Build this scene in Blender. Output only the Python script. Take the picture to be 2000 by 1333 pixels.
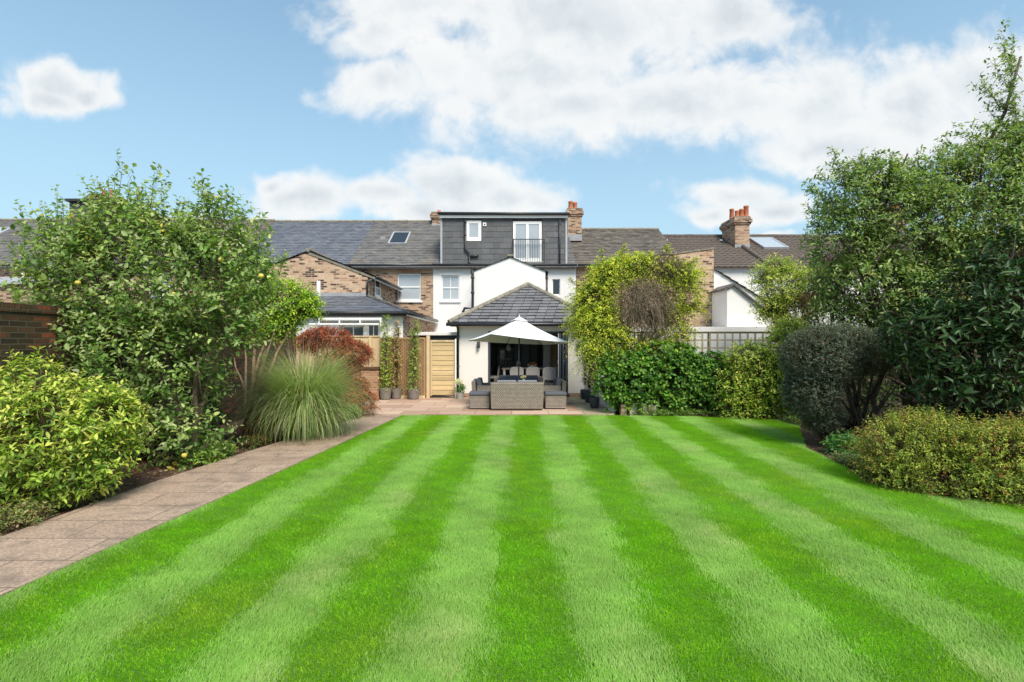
import bpy, bmesh, math, random
import numpy as np
from mathutils import Vector, Matrix
D = bpy.data
sc = bpy.context.scene
COL = sc.collection
for o in list(D.objects): D.objects.remove(o)

# ------------------------------------------------------------ camera, sky, sun, exposure
CAMZ = 1.83
cd = D.cameras.new('camera'); cam = D.objects.new('camera', cd); COL.objects.link(cam)
cam.location = (0, 0, CAMZ); cam.rotation_euler = (math.radians(90), 0, 0)
cd.lens = 18.0; cd.sensor_width = 36.0; cd.clip_start = 0.05; cd.clip_end = 3000
sc.camera = cam
SUN_EL = 50.0
SUN_AZ = (0.42, -0.91)          # horizontal direction from the scene towards the sun
sd = D.lights.new('sun', 'SUN'); sun = D.objects.new('sun', sd); COL.objects.link(sun)
sd.energy = 2.3; sd.angle = math.radians(24.0); sd.color = (1.0, 0.91, 0.79)
el = math.radians(SUN_EL)
az = Vector((SUN_AZ[0], SUN_AZ[1], 0)).normalized()
tosun = Vector((az.x*math.cos(el), az.y*math.cos(el), math.sin(el)))
sun.rotation_euler = tosun.to_track_quat('Z', 'Y').to_euler()
sun.location = (10, -10, 20)
sc.view_settings.view_transform = 'Standard'; sc.view_settings.look = 'None'
sc.view_settings.gamma = 1.0; sc.view_settings.exposure = 1.16
sc.cycles.max_bounces = 6; sc.cycles.diffuse_bounces = 4; sc.cycles.glossy_bounces = 3
sc.cycles.transmission_bounces = 4; sc.cycles.transparent_max_bounces = 6
sc.cycles.caustics_reflective = False; sc.cycles.caustics_refractive = False
sc.cycles.use_denoising = True

class NT:
    def __init__(s, tree): s.t = tree; s.n = tree.nodes; s.l = tree.links
    def new(s, typ, **kw):
        n = s.n.new(typ)
        for k, v in kw.items():
            if k == 'ins':
                for kk, vv in v.items():
                    if isinstance(vv, bpy.types.NodeSocket): s.l.new(vv, n.inputs[kk])
                    else: n.inputs[kk].default_value = vv
            else: setattr(n, k, v)
        return n
    def math(s, op, a, b=None, c=None, clamp=False):
        n = s.new('ShaderNodeMath', operation=op, use_clamp=clamp)
        for i, v in enumerate((a, b, c)):
            if v is None: continue
            if isinstance(v, bpy.types.NodeSocket): s.l.new(v, n.inputs[i])
            else: n.inputs[i].default_value = v
        return n.outputs[0]
    def ramp(s, fac, stops, interp='LINEAR'):
        n = s.new('ShaderNodeValToRGB'); cr = n.color_ramp; cr.interpolation = interp
        while len(cr.elements) < len(stops): cr.elements.new(0.5)
        for e, (p, c) in zip(cr.elements, stops):
            e.position = p; e.color = (c[0], c[1], c[2], 1) if len(c) == 3 else c
        s.l.new(fac, n.inputs[0]); return n.outputs[0]
    def mix(s, fac, a, b, mode='MIX'):
        n = s.new('ShaderNodeMix', data_type='RGBA', blend_type=mode)
        for sock, v in ((n.inputs[0], fac), (n.inputs[6], a), (n.inputs[7], b)):
            if isinstance(v, bpy.types.NodeSocket): s.l.new(v, sock)
            elif isinstance(v, (int, float)): sock.default_value = v
            else: sock.default_value = (v[0], v[1], v[2], 1)
        return n.outputs[2]

world = D.worlds.new('World'); sc.world = world; world.use_nodes = True
def build_sky():
    T = NT(world.node_tree); T.n.clear()
    sky = T.new('ShaderNodeTexSky', sky_type='NISHITA', sun_disc=False)
    sky.sun_elevation = el
    sky.sun_rotation = math.atan2(az.x, az.y)
    sky.air_density = 1.0; sky.dust_density = 0.6; sky.ozone_density = 1.6
    tc = T.new('ShaderNodeTexCoord')
    sep = T.new('ShaderNodeSeparateXYZ', ins={0: tc.outputs['Generated']})
    x, y, z = sep.outputs
    # clouds lie on a high plane far off towards the houses: slopes x/y and z/y of the view direction
    ya = T.math('MAXIMUM', T.math('ABSOLUTE', y), 0.15)
    u = T.math('DIVIDE', x, ya); v = T.math('DIVIDE', z, ya)
    uv = T.new('ShaderNodeCombineXYZ', ins={0: u, 1: v, 2: T.math('SIGN', y)}).outputs[0]
    big = T.new('ShaderNodeTexNoise', ins={'Vector': uv, 'Scale': 3.4, 'Detail': 9.0, 'Roughness': 0.56, 'Distortion': 0.25})
    fine = T.new('ShaderNodeTexNoise', ins={'Vector': uv, 'Scale': 11.0, 'Detail': 8.0, 'Roughness': 0.6, 'Distortion': 0.3})
    wp = T.new('ShaderNodeTexNoise', ins={'Vector': uv, 'Scale': 2.6, 'Detail': 4.0, 'Roughness': 0.55})
    ws = T.new('ShaderNodeSeparateColor', ins={0: wp.outputs[1]})
    u = T.math('ADD', u, T.math('MULTIPLY', T.math('SUBTRACT', ws.outputs[0], 0.5), 0.34))
    v = T.math('ADD', v, T.math('MULTIPLY', T.math('SUBTRACT', ws.outputs[1], 0.5), 0.16))
    # puffs: centre and radii of cloud masses, as slopes
    puffs = [(-.17,.665,.23,.13),(.12,.64,.36,.15),(.02,.535,.30,.10),(-.27,.50,.13,.065),(.28,.455,.38,.085),(.40,.64,.14,.09),
             (.57,.47,.22,.11),(.82,.475,.24,.12),(.60,.39,.20,.06),(1.05,.46,.25,.12),(.10,.47,.22,.06),(-.24,.60,.12,.07),(.62,.345,.09,.03),
             (-.87,.50,.10,.058),(-.90,.468,.085,.035),(-.81,.475,.06,.03),
             (-.42,.285,.13,.04),(-.25,.285,.15,.035),(-.10,.31,.105,.05),(0.0,.275,.085,.05),(-.16,.255,.12,.04),(-.5,.31,.05,.022),
             (.42,.285,.11,.036),(.50,.26,.09,.036),(.40,.25,.09,.02),
             (.48,.205,.06,.015),(-.62,.235,.09,.02),(-.5,.245,.05,.015)]
    fld = None
    for cx, cy, rx, ry, *off in puffs:
        a = T.math('POWER', T.math('DIVIDE', T.math('SUBTRACT', u, cx), rx*1.22), 2.0)
        b = T.math('POWER', T.math('ABSOLUTE', T.math('DIVIDE', T.math('SUBTRACT', v, cy), ry*1.22)), 2.0)
        e = T.math('SUBTRACT', off[0] if off else 1.0, T.math('SQRT', T.math('ADD', a, b)))
        fld = e if fld is None else T.math('SMOOTH_MAX', fld, e, 0.12)
    front = T.math('GREATER_THAN', y, 0.05)
    fld = T.math('MAXIMUM', fld, -1.0)
    gen = T.math('MULTIPLY', T.math('SUBTRACT', big.outputs[0], 0.52), 4.0)      # the rest of the sky: scattered clouds
    fld = T.math('ADD', T.math('MULTIPLY', fld, front), T.math('MULTIPLY', gen, T.math('SUBTRACT', 1.0, front)))
    nz = T.math('ADD', T.math('MULTIPLY', T.math('SUBTRACT', big.outputs[0], 0.5), 1.25),
                T.math('MULTIPLY', T.math('SUBTRACT', fine.outputs[0], 0.5), 1.25))
    den = T.math('ADD', fld, nz)
    mask = T.new('ShaderNodeMapRange', interpolation_type='SMOOTHSTEP', ins={0: den, 1: -0.05, 2: 0.55, 3: 0.0, 4: 1.0}).outputs[0]
    # thick middles greyer, billow detail lighter; a shifted copy of the noise gives lit upper edges
    uv2 = T.new('ShaderNodeVectorMath', operation='ADD', ins={0: uv}); uv2.inputs[1].default_value = (0.012, 0.022, 0)
    big2 = T.new('ShaderNodeTexNoise', ins={'Vector': uv2.outputs[0], 'Scale': 3.4, 'Detail': 9.0, 'Roughness': 0.56, 'Distortion': 0.25})
    rim = T.math('SUBTRACT', big.outputs[0], big2.outputs[0])
    thick = T.new('ShaderNodeMapRange', ins={0: den, 1: 0.25, 2: 1.05, 3: 0.0, 4: 1.0}).outputs[0]
    sh = T.math('ADD', T.math('MULTIPLY_ADD', rim, 2.6, 0.10), T.math('MULTIPLY', T.math('SUBTRACT', 1.0, thick), 0.85))
    sh = T.math('ADD', sh, T.math('MULTIPLY', T.math('SUBTRACT', fine.outputs[0], 0.5), 0.35))
    ccol = T.ramp(sh, [(0.0, (.300,.325,.345)), (0.30, (.350,.372,.388)), (0.60, (.405,.417,.422)), (1.0, (.445,.445,.44))])
    hz = T.new('ShaderNodeMapRange', interpolation_type='SMOOTHSTEP', ins={0: z, 1: 0.0, 2: 0.62, 3: 0.85, 4: 0.28}).outputs[0]
    b1 = T.new('ShaderNodeBackground', ins={'Color': T.mix(1.0, sky.outputs[0], (.74,1.0,.99), 'MULTIPLY'), 'Strength': 0.096})
    bh = T.new('ShaderNodeBackground', ins={'Color': (.245,.335,.385,1), 'Strength': 1.0})
    m0 = T.new('ShaderNodeMixShader', ins={0: hz}); T.l.new(b1.outputs[0], m0.inputs[1]); T.l.new(bh.outputs[0], m0.inputs[2])
    b2 = T.new('ShaderNodeBackground', ins={'Color': ccol, 'Strength': 1.0})
    m = T.new('ShaderNodeMixShader', ins={0: T.math('MULTIPLY', mask, 0.97)})
    T.l.new(m0.outputs[0], m.inputs[1]); T.l.new(b2.outputs[0], m.inputs[2])
    out = T.new('ShaderNodeOutputWorld'); T.l.new(m.outputs[0], out.inputs[0])
build_sky()

# ------------------------------------------------------------ helpers
ORG = {}
def W(px, py, Y): return Vector(((px-1000)/1000*Y, Y, CAMZ-(py-667)/1000*Y))
def wx(px, Y): return (px-1000)/1000*Y
def wz(py, Y): return CAMZ-(py-667)/1000*Y
def tag(o, label=None, cat=None, group=None, kind=None):
    if label: o['label'] = label
    if cat: o['category'] = cat
    if group: o['group'] = group
    if kind: o['kind'] = kind
    return o
def thing(name, loc, label, cat, group=None, kind=None):
    o = D.objects.new(name, None); COL.objects.link(o); o.location = loc; o.empty_display_size = .2
    ORG[o.name] = Vector(loc); return tag(o, label, cat, group, kind)
def set_uv(me):
    """UVs in metres: across the wall and up it (or across the roof and up the slope)."""
    n = len(me.loops)
    if n == 0: return
    co = np.empty(len(me.vertices)*3, np.float32); me.vertices.foreach_get('co', co); co = co.reshape(-1,3)
    li = np.empty(n, np.int32); me.loops.foreach_get('vertex_index', li)
    ls = np.empty(len(me.polygons), np.int32); me.polygons.foreach_get('loop_total', ls)
    nr = np.empty(len(me.polygons)*3, np.float32); me.polygons.foreach_get('normal', nr); nr = nr.reshape(-1,3)
    fl = np.abs(nr[:,2]) > .985
    U = np.stack([-nr[:,1], nr[:,0], np.zeros(len(nr))],1); l = np.linalg.norm(U,axis=1,keepdims=True); l[l==0]=1; U/=l
    sgn = np.where(np.abs(U[:,0])>np.abs(U[:,1]), np.sign(U[:,0]), np.sign(U[:,1])); sgn[sgn==0]=1; U*=sgn[:,None]
    V = np.cross(nr, U); V *= np.where(V[:,2]<0,-1,1)[:,None]
    U[fl]=(1,0,0); V[fl]=(0,1,0)
    Ul=np.repeat(U,ls,0); Vl=np.repeat(V,ls,0); P=co[li]
    uv=np.stack([(P*Ul).sum(1),(P*Vl).sum(1)],1).astype(np.float32)
    lay=me.uv_layers.new(name='UVMap'); lay.data.foreach_set('uv',uv.ravel())
def link_mesh(name, me, mat, parent, origin=None, smooth=False):
    """Mesh vertices are in world metres; shift them to the thing's base."""
    root = None
    if parent is not None:
        root = parent
        while root.parent is not None: root = root.parent
        org = ORG[root.name]
    else: org = Vector(origin) if origin is not None else Vector((0,0,0))
    me.transform(Matrix.Translation(-org))
    for m in (mat if isinstance(mat,(list,tuple)) else [mat]):
        if m is not None: me.materials.append(m)
    if smooth: me.shade_smooth()
    o = D.objects.new(name, me); COL.objects.link(o)
    if parent is not None: o.parent = parent
    else: o.location = org; ORG[o.name] = org
    return o
class MB:
    def __init__(s): s.v = []; s.f = []
    def add(s, vs, fs):
        b = len(s.v); s.v += [tuple(v) for v in vs]; s.f += [tuple(i+b for i in f) for f in fs]; return s
    def box(s, x0,x1,y0,y1,z0,z1):
        return s.add([(x0,y0,z0),(x1,y0,z0),(x1,y1,z0),(x0,y1,z0),(x0,y0,z1),(x1,y0,z1),(x1,y1,z1),(x0,y1,z1)],
                     [(0,3,2,1),(4,5,6,7),(0,1,5,4),(1,2,6,5),(2,3,7,6),(3,0,4,7)])
    def obox(s, c, size, M=None):
        M = M or Matrix.Identity(3); hx,hy,hz = (size[0]/2,size[1]/2,size[2]/2)
        vs = [Vector(c)+M@Vector((sx*hx,sy*hy,sz*hz)) for sz in (-1,1) for sx,sy in ((-1,-1),(1,-1),(1,1),(-1,1))]
        return s.add(vs, [(0,3,2,1),(4,5,6,7),(0,1,5,4),(1,2,6,5),(2,3,7,6),(3,0,4,7)])
    def quad(s, *p): return s.add(p, [tuple(range(len(p)))])
    def prism(s, pts, d):
        n=len(pts); d=Vector(d); a=[Vector(p) for p in pts]; b=[p+d for p in a]
        return s.add(a+b, [tuple(range(n))[::-1], tuple(range(n,2*n))]+[(i,(i+1)%n,n+(i+1)%n,n+i) for i in range(n)])
    def tube(s, pts, r, sides=8, caps=True):
        pts=[Vector(p) for p in pts]; n=len(pts)
        rr = r if isinstance(r,(list,tuple)) else [r]*n
        base=len(s.v); ref=None
        for i,p in enumerate(pts):
            t=(pts[min(i+1,n-1)]-pts[max(i-1,0)]).normalized()
            if ref is None: ref = Vector((0,0,1)) if abs(t.z)<.9 else Vector((1,0,0))
            a=t.cross(ref).normalized(); b=a.cross(t).normalized(); ref=b
            for k in range(sides):
                th=2*math.pi*k/sides; s.v.append(tuple(p+(a*math.cos(th)+b*math.sin(th))*rr[i]))
        for i in range(n-1):
            for k in range(sides):
                k2=(k+1)%sides
                s.f.append((base+i*sides+k,base+i*sides+k2,base+(i+1)*sides+k2,base+(i+1)*sides+k))
        if caps:
            s.f.append(tuple(base+k for k in range(sides))[::-1]); s.f.append(tuple(base+(n-1)*sides+k for k in range(sides)))
        return s
    def lathe(s, c, prof, sides=24, closed=False):
        base=len(s.v); n=len(prof)
        for r,z in prof:
            for k in range(sides):
                th=2*math.pi*k/sides; s.v.append((c[0]+r*math.cos(th),c[1]+r*math.sin(th),c[2]+z))
        for i in range(n-1):
            for k in range(sides):
                k2=(k+1)%sides; s.f.append((base+i*sides+k,base+i*sides+k2,base+(i+1)*sides+k2,base+(i+1)*sides+k))
        s.f.append(tuple(base+k for k in range(sides))[::-1]); s.f.append(tuple(base+(n-1)*sides+k for k in range(sides)))
        return s
    def xf(s, fn): s.v=[tuple(fn(Vector(v))) for v in s.v]; return s
    def build(s, name, mat, parent=None, bevel=0, seg=2, smooth=False, origin=None, sub=0):
        me=D.meshes.new(name); me.from_pydata(s.v,[],s.f); me.update()
        if bevel or sub:
            bm=bmesh.new(); bm.from_mesh(me)
            bmesh.ops.remove_doubles(bm, verts=bm.verts, dist=1e-5)
            if bevel: bmesh.ops.bevel(bm, geom=[e for e in bm.edges if e.is_manifold and e.calc_face_angle(0)>.5], offset=bevel, segments=seg, affect='EDGES', profile=.6)
            bm.to_mesh(me); bm.free()
        set_uv(me)
        o=link_mesh(name,me,mat,parent,origin,smooth)
        return o

# ------------------------------------------------------------ materials
MATS={}
def pbsdf(name):
    m=D.materials.new(name); m.use_nodes=True; T=NT(m.node_tree); b=T.n['Principled BSDF']; MATS[name]=m; return m,T,b
def flat(name, col, rough=.6, var=.12, scale=4.0, bump=0.0, bscale=60.0, metal=0.0, spec=.4, coord='Object', dirt=None, streak=False):
    m,T,b=pbsdf(name); tc=T.new('ShaderNodeTexCoord').outputs[coord]
    nz=T.new('ShaderNodeTexNoise', ins={'Vector':tc,'Scale':scale,'Detail':6.0,'Roughness':.6}).outputs[0]
    lo=tuple(c*(1-var) for c in col); hi=tuple(min(1,c*(1+var)) for c in col)
    c=T.ramp(nz,[(.3,lo),(.7,hi)])
    if dirt:
        tv=tc
        if streak: tv=T.new('ShaderNodeMapping', ins={'Vector':tc,'Scale':(2.2,2.2,.28)}).outputs[0]
        n2=T.new('ShaderNodeTexNoise', ins={'Vector':tv,'Scale':dirt[1],'Detail':8.0,'Roughness':.7}).outputs[0]
        f=T.new('ShaderNodeMapRange', ins={0:n2,1:dirt[2],2:dirt[2]+.15,3:0,4:dirt[3]}).outputs[0]
        c=T.mix(f,c,dirt[0])
    T.l.new(c,b.inputs['Base Color']); b.inputs['Roughness'].default_value=rough; b.inputs['Metallic'].default_value=metal
    b.inputs['Specular IOR Level'].default_value=spec
    if bump:
        n3=T.new('ShaderNodeTexNoise', ins={'Vector':tc,'Scale':bscale,'Detail':4.0}).outputs[0]
        bp=T.new('ShaderNodeBump', ins={'Height':n3,'Strength':bump,'Distance':.01}); T.l.new(bp.outputs[0],b.inputs['Normal'])
    return m
def bricky(name, stops, mortar, bw=.225, rh=.075, ms=.010, rough=.9, bump=.5, off=.5, patch=None, grime=None, msmooth=.3, spec=.3, uvscale=(1,1), fine=.25, freq=2):
    m,T,b=pbsdf(name); uv=T.new('ShaderNodeUVMap').outputs[0]
    mp=T.new('ShaderNodeMapping', ins={'Vector':uv}); mp.inputs['Scale'].default_value=(uvscale[0],uvscale[1],1)
    wob=T.new('ShaderNodeTexNoise', ins={'Vector':mp.outputs[0],'Scale':3.0,'Detail':2.0})
    wv=T.new('ShaderNodeVectorMath',operation='MULTIPLY_ADD',ins={0:wob.outputs[1]}); wv.inputs[1].default_value=(.012,.012,0); T.l.new(mp.outputs[0],wv.inputs[2])
    br=T.new('ShaderNodeTexBrick', offset=off, offset_frequency=freq, ins={'Vector':wv.outputs[0],'Color1':(0,0,0,1),'Color2':(1,1,1,1),'Mortar':(.5,.5,.5,1),'Scale':1.0,'Mortar Size':ms,'Mortar Smooth':msmooth,'Bias':0.0,'Brick Width':bw,'Row Height':rh})
    g=T.new('ShaderNodeSeparateColor',ins={0:br.outputs[0]}).outputs[0]
    if patch:
        pn=T.new('ShaderNodeTexNoise', ins={'Vector':mp.outputs[0],'Scale':patch[0],'Detail':3.0}).outputs[0]
        g=T.math('ADD',g,T.math('MULTIPLY',T.math('SUBTRACT',pn,.5),patch[1]),clamp=True)
    c=T.ramp(g,stops)
    fn=T.new('ShaderNodeTexNoise', ins={'Vector':mp.outputs[0],'Scale':38.0,'Detail':6.0,'Roughness':.7}).outputs[0]
    c=T.mix(1.0,c,T.ramp(fn,[(.25,(1-fine,)*3),(.75,(1+fine*.6,)*3)]),'MULTIPLY')
    if grime:
        gn=T.new('ShaderNodeTexNoise', ins={'Vector':mp.outputs[0],'Scale':grime[1],'Detail':8.0,'Roughness':.65}).outputs[0]
        f=T.new('ShaderNodeMapRange', ins={0:gn,1:grime[2],2:grime[2]+.18,3:0,4:grime[3]}).outputs[0]
        c=T.mix(f,c,grime[0])
    c=T.mix(br.outputs['Fac'],c,mortar)
    T.l.new(c,b.inputs['Base Color']); b.inputs['Roughness'].default_value=rough; b.inputs['Specular IOR Level'].default_value=spec
    h=T.math('ADD',T.math('MULTIPLY',T.math('SUBTRACT',1.0,br.outputs['Fac']),1.0),T.math('MULTIPLY',fn,.5))
    h=T.math('ADD',h,T.math('MULTIPLY',g,.25))
    bp=T.new('ShaderNodeBump', ins={'Height':h,'Strength':bump,'Distance':.012}); T.l.new(bp.outputs[0],b.inputs['Normal'])
    return m
m_stock=bricky('stock_brick',[(0,(.07,.04,.025)),(.12,(.15,.085,.06)),(.3,(.33,.20,.13)),(.55,(.45,.295,.19)),(.8,(.50,.35,.23)),(1,(.37,.20,.13))],(.42,.36,.28),patch=(.8,.7),grime=((.20,.14,.10),.7,.56,.55),ms=.008)
m_stock_pale=bricky('yellow_stock_brick',[(0,(.07,.035,.025)),(.16,(.16,.09,.06)),(.3,(.44,.275,.17)),(.6,(.54,.365,.24)),(.85,(.60,.43,.29)),(1,(.42,.22,.14))],(.50,.42,.33),patch=(2.2,1.0),ms=.008)  # paler stock brick, without grime
m_red=bricky('old_red_brick',[(0,(.03,.02,.014)),(.3,(.06,.035,.02)),(.6,(.10,.048,.026)),(.85,(.16,.065,.035)),(1,(.28,.08,.04))],(.10,.085,.06),patch=(1.5,.9),grime=((.05,.045,.02),1.3,.42,.9),bump=.9,ms=.009)
m_redlow=bricky('orange_brick',[(0,(.20,.09,.05)),(.4,(.38,.17,.09)),(.8,(.48,.25,.14)),(1,(.44,.30,.2))],(.42,.32,.24),patch=(2,.6),bump=.7)
m_slate=bricky('blue_slate',[(0,(.085,.092,.11)),(.5,(.115,.125,.15)),(1,(.155,.16,.18))],(.035,.035,.04),bw=.28,rh=.21,ms=.009,rough=.55,bump=.6,grime=((.17,.16,.15),1.2,.57,.4),spec=.45)
m_slate_old=bricky('weathered_slate',[(0,(.085,.08,.078)),(.5,(.13,.12,.115)),(1,(.19,.175,.165))],(.04,.037,.035),bw=.26,rh=.2,ms=.01,rough=.65,bump=.7,grime=((.23,.20,.16),2.2,.52,.45))
m_slate_brown=bricky('brown_slate',[(0,(.095,.078,.068)),(.5,(.14,.118,.10)),(1,(.21,.175,.15))],(.045,.038,.033),bw=.26,rh=.2,ms=.01,rough=.75,bump=.7,grime=((.25,.20,.14),1.8,.52,.45))
m_clad=bricky('dormer_slate',[(0,(.055,.057,.062)),(.5,(.07,.073,.08)),(1,(.095,.097,.105))],(.03,.03,.033),bw=.5,rh=.33,ms=.009,rough=.6,bump=.5,grime=((.12,.11,.10),2.5,.6,.35))
m_extroof=bricky('extension_slate',[(0,(.085,.085,.095)),(.5,(.125,.125,.138)),(1,(.18,.18,.19))],(.02,.02,.022),bw=.30,rh=5.0,ms=.006,rough=.6,bump=.5,off=0.0,grime=((.20,.18,.15),2.5,.60,.4),fine=.35)
m_pan=flat('concrete_tile',(.12,.095,.08),.85,.3,9.0,bump=.5,bscale=40,dirt=((.22,.18,.12),3.0,.55,.5))
m_ridge=flat('ridge_mortar',(.22,.20,.16),.9,.35,7.0,bump=.6,bscale=30,dirt=((.33,.30,.22),9.0,.5,.6))
m_render=flat('white_render',(.75,.742,.73),.85,.03,1.4,bump=.15,bscale=90,dirt=((.62,.58,.52),1.1,.56,.35),streak=True)
m_cream=flat('cream_render',(.77,.735,.685),.85,.03,1.4,bump=.15,bscale=90,dirt=((.64,.58,.50),1.2,.58,.3),streak=True)
m_white=flat('white_paint',(.82,.82,.81),.4,.02,3.0)
m_lead=flat('lead_flashing',(.30,.31,.33),.6,.2,6.0)
m_black=flat('black_plastic',(.025,.026,.03),.4,.15,5.0,spec=.5)
m_grey=flat('dark_grey_aluminium',(.045,.055,.07),.4,.08,5.0,spec=.5)
m_greyfl=flat('pale_grey_trim',(.38,.39,.42),.5,.08,5.0)
m_pot=flat('terracotta_chimney_pot',(.46,.16,.08),.85,.22,6.0,dirt=((.2,.11,.08),5,.6,.5))
m_glass=flat('window_glass',(.10,.12,.14),.06,.1,1.0,spec=.9)
m_blind=flat('window_blind_glass',(.38,.42,.46),.12,.08,.8,spec=.8)
m_glassdark=flat('dark_glass',(.015,.018,.022),.05,.1,1.0,spec=.9)
m_skyl=flat('rooflight_glass',(.42,.46,.50),.1,.05,1.0,spec=1.0)
m_fence=None
def wood(name, c0, c1, plank=None, rough=.75, vertical=True):
    m,T,b=pbsdf(name); uv=T.new('ShaderNodeUVMap').outputs[0]
    mp=T.new('ShaderNodeMapping', ins={'Vector':uv}); mp.inputs['Scale'].default_value=((40,3,1) if vertical else (3,40,1))
    n=T.new('ShaderNodeTexNoise', ins={'Vector':mp.outputs[0],'Scale':1.0,'Detail':6.0,'Roughness':.6,'Distortion':.4}).outputs[0]
    k=T.new('ShaderNodeTexVoronoi', ins={'Vector':uv,'Scale':7.0}).outputs['Distance']
    c=T.ramp(n,[(.3,c0),(.7,c1)])
    kn=T.new('ShaderNodeMapRange', ins={0:k,1:.03,2:.09,3:.55,4:0}).outputs[0]
    c=T.mix(kn,c,tuple(x*.35 for x in c0))
    if plank:
        sp=T.new('ShaderNodeSeparateXYZ',ins={0:uv}); ax=sp.outputs[0 if vertical else 1]
        fl=T.math('FLOOR',T.math('DIVIDE',ax,plank)); wn=T.new('ShaderNodeTexWhiteNoise',noise_dimensions='1D',ins={'W':fl}).outputs[0]
        c=T.mix(1.0,c,T.ramp(wn,[(0,(.78,.78,.78)),(1,(1.1,1.1,1.1))]),'MULTIPLY')
    T.l.new(c,b.inputs['Base Color']); b.inputs['Roughness'].default_value=rough; b.inputs['Specular IOR Level'].default_value=.25
    bp=T.new('ShaderNodeBump', ins={'Height':n,'Strength':.3,'Distance':.005}); T.l.new(bp.outputs[0],b.inputs['Normal'])
    return m
m_wood=wood('softwood_boards',(.58,.42,.23),(.72,.56,.34),.10)
m_woodh=wood('gate_boards',(.55,.40,.20),(.70,.53,.30),.14,vertical=False)
m_woodlat=wood('lattice_wood',(.36,.22,.11),(.48,.31,.17))
m_woodold=wood('weathered_trellis',(.27,.23,.15),(.42,.36,.25))
m_wooddark=wood('dark_fence_boards',(.07,.06,.04),(.12,.10,.07),.12)
m_oak=wood('table_oak',(.55,.45,.33),(.68,.58,.45),vertical=False)
m_bark=flat('bark',(.16,.12,.085),.9,.4,14.0,bump=.9,bscale=45)
m_barkred=flat('reddish_bark',(.36,.25,.17),.85,.35,14.0,bump=.9,bscale=45)
m_barkdark=flat('dark_bark',(.09,.07,.055),.9,.4,14.0,bump=.9,bscale=45)
m_cush=flat('charcoal_cushion',(.095,.10,.12),.9,.08,9.0,bump=.25,bscale=300)
m_cushl=flat('grey_cushion',(.19,.20,.22),.9,.06,9.0,bump=.25,bscale=300)
m_canvas=flat('parasol_canvas',(.70,.70,.71),.8,.02,2.0,bump=.1,bscale=200)
m_concpot=flat('taupe_pot',(.20,.175,.155),.7,.12,6.0,bump=.2,bscale=80)
m_potblk=flat('slate_grey_pot',(.045,.052,.062),.55,.15,6.0)
m_potwh=flat('pale_pot',(.50,.52,.47),.6,.1,6.0)
m_chair=flat('grey_upholstery',(.36,.345,.34),.9,.06,8.0,bump=.2,bscale=200)
m_roomw=flat('grey_painted_wall',(.25,.25,.255),.8,.03,2.0)
m_darkw=flat('dark_joinery',(.02,.022,.026),.4,.1,4.0)
m_orange=flat('orange_fruit',(.75,.22,.02),.5,.15,12.0)
m_stone=flat('pale_stone_block',(.42,.36,.27),.9,.25,7.0,bump=.6,bscale=40)
m_brass=flat('satin_metal',(.55,.55,.55),.3,.05,5.0,metal=.9)
m_apple=flat('yellow_apple',(.55,.45,.08),.45,.2,14.0)
def rattan():
    m,T,b=pbsdf('rattan_weave'); uv=T.new('ShaderNodeUVMap').outputs[0]
    br=T.new('ShaderNodeTexBrick', offset=.5, ins={'Vector':uv,'Color1':(0,0,0,1),'Color2':(1,1,1,1),'Mortar':(0,0,0,1),'Scale':1.0,'Mortar Size':.008,'Mortar Smooth':.8,'Brick Width':.050,'Row Height':.034})
    g=T.new('ShaderNodeSeparateColor',ins={0:br.outputs[0]}).outputs[0]
    n=T.new('ShaderNodeTexNoise', ins={'Vector':uv,'Scale':6.0,'Detail':3.0}).outputs[0]
    c=T.mix(T.math('MULTIPLY',T.math('ADD',g,n),.5),(.27,.225,.185),(.47,.41,.35))
    c=T.mix(br.outputs['Fac'],c,(.09,.075,.06))
    T.l.new(c,b.inputs['Base Color']); b.inputs['Roughness'].default_value=.6
    bp=T.new('ShaderNodeBump', ins={'Height':T.math('SUBTRACT',1.0,br.outputs['Fac']),'Strength':.9,'Distance':.012}); T.l.new(bp.outputs[0],b.inputs['Normal'])
    return m
m_rattan=rattan()
def leafmat(name, rough=.45, trans=.3, spec=.35, gain=1.0):
    m=D.materials.new(name); m.use_nodes=True; T=NT(m.node_tree); b=T.n['Principled BSDF']; out=T.n['Material Output']
    a=T.new('ShaderNodeAttribute',attribute_name='Col').outputs[0]
    T.l.new(a,b.inputs['Base Color']); b.inputs['Roughness'].default_value=rough; b.inputs['Specular IOR Level'].default_value=spec
    tr=T.new('ShaderNodeBsdfTranslucent',ins={'Color':T.mix(1.0,a,(1.25*gain,1.35*gain,.6*gain),'MULTIPLY')})
    mx=T.new('ShaderNodeMixShader',ins={0:trans}); T.l.new(b.outputs[0],mx.inputs[1]); T.l.new(tr.outputs[0],mx.inputs[2])
    T.l.new(mx.outputs[0],out.inputs[0]); return m
m_leaf=leafmat('leaf',.45,.38); m_leafgloss=leafmat('glossy_leaf',.42,.15,.3); m_leafsoft=leafmat('matt_leaf',.6,.40,.25); m_grass=leafmat('grass_blade',.5,.45,.35)
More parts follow.
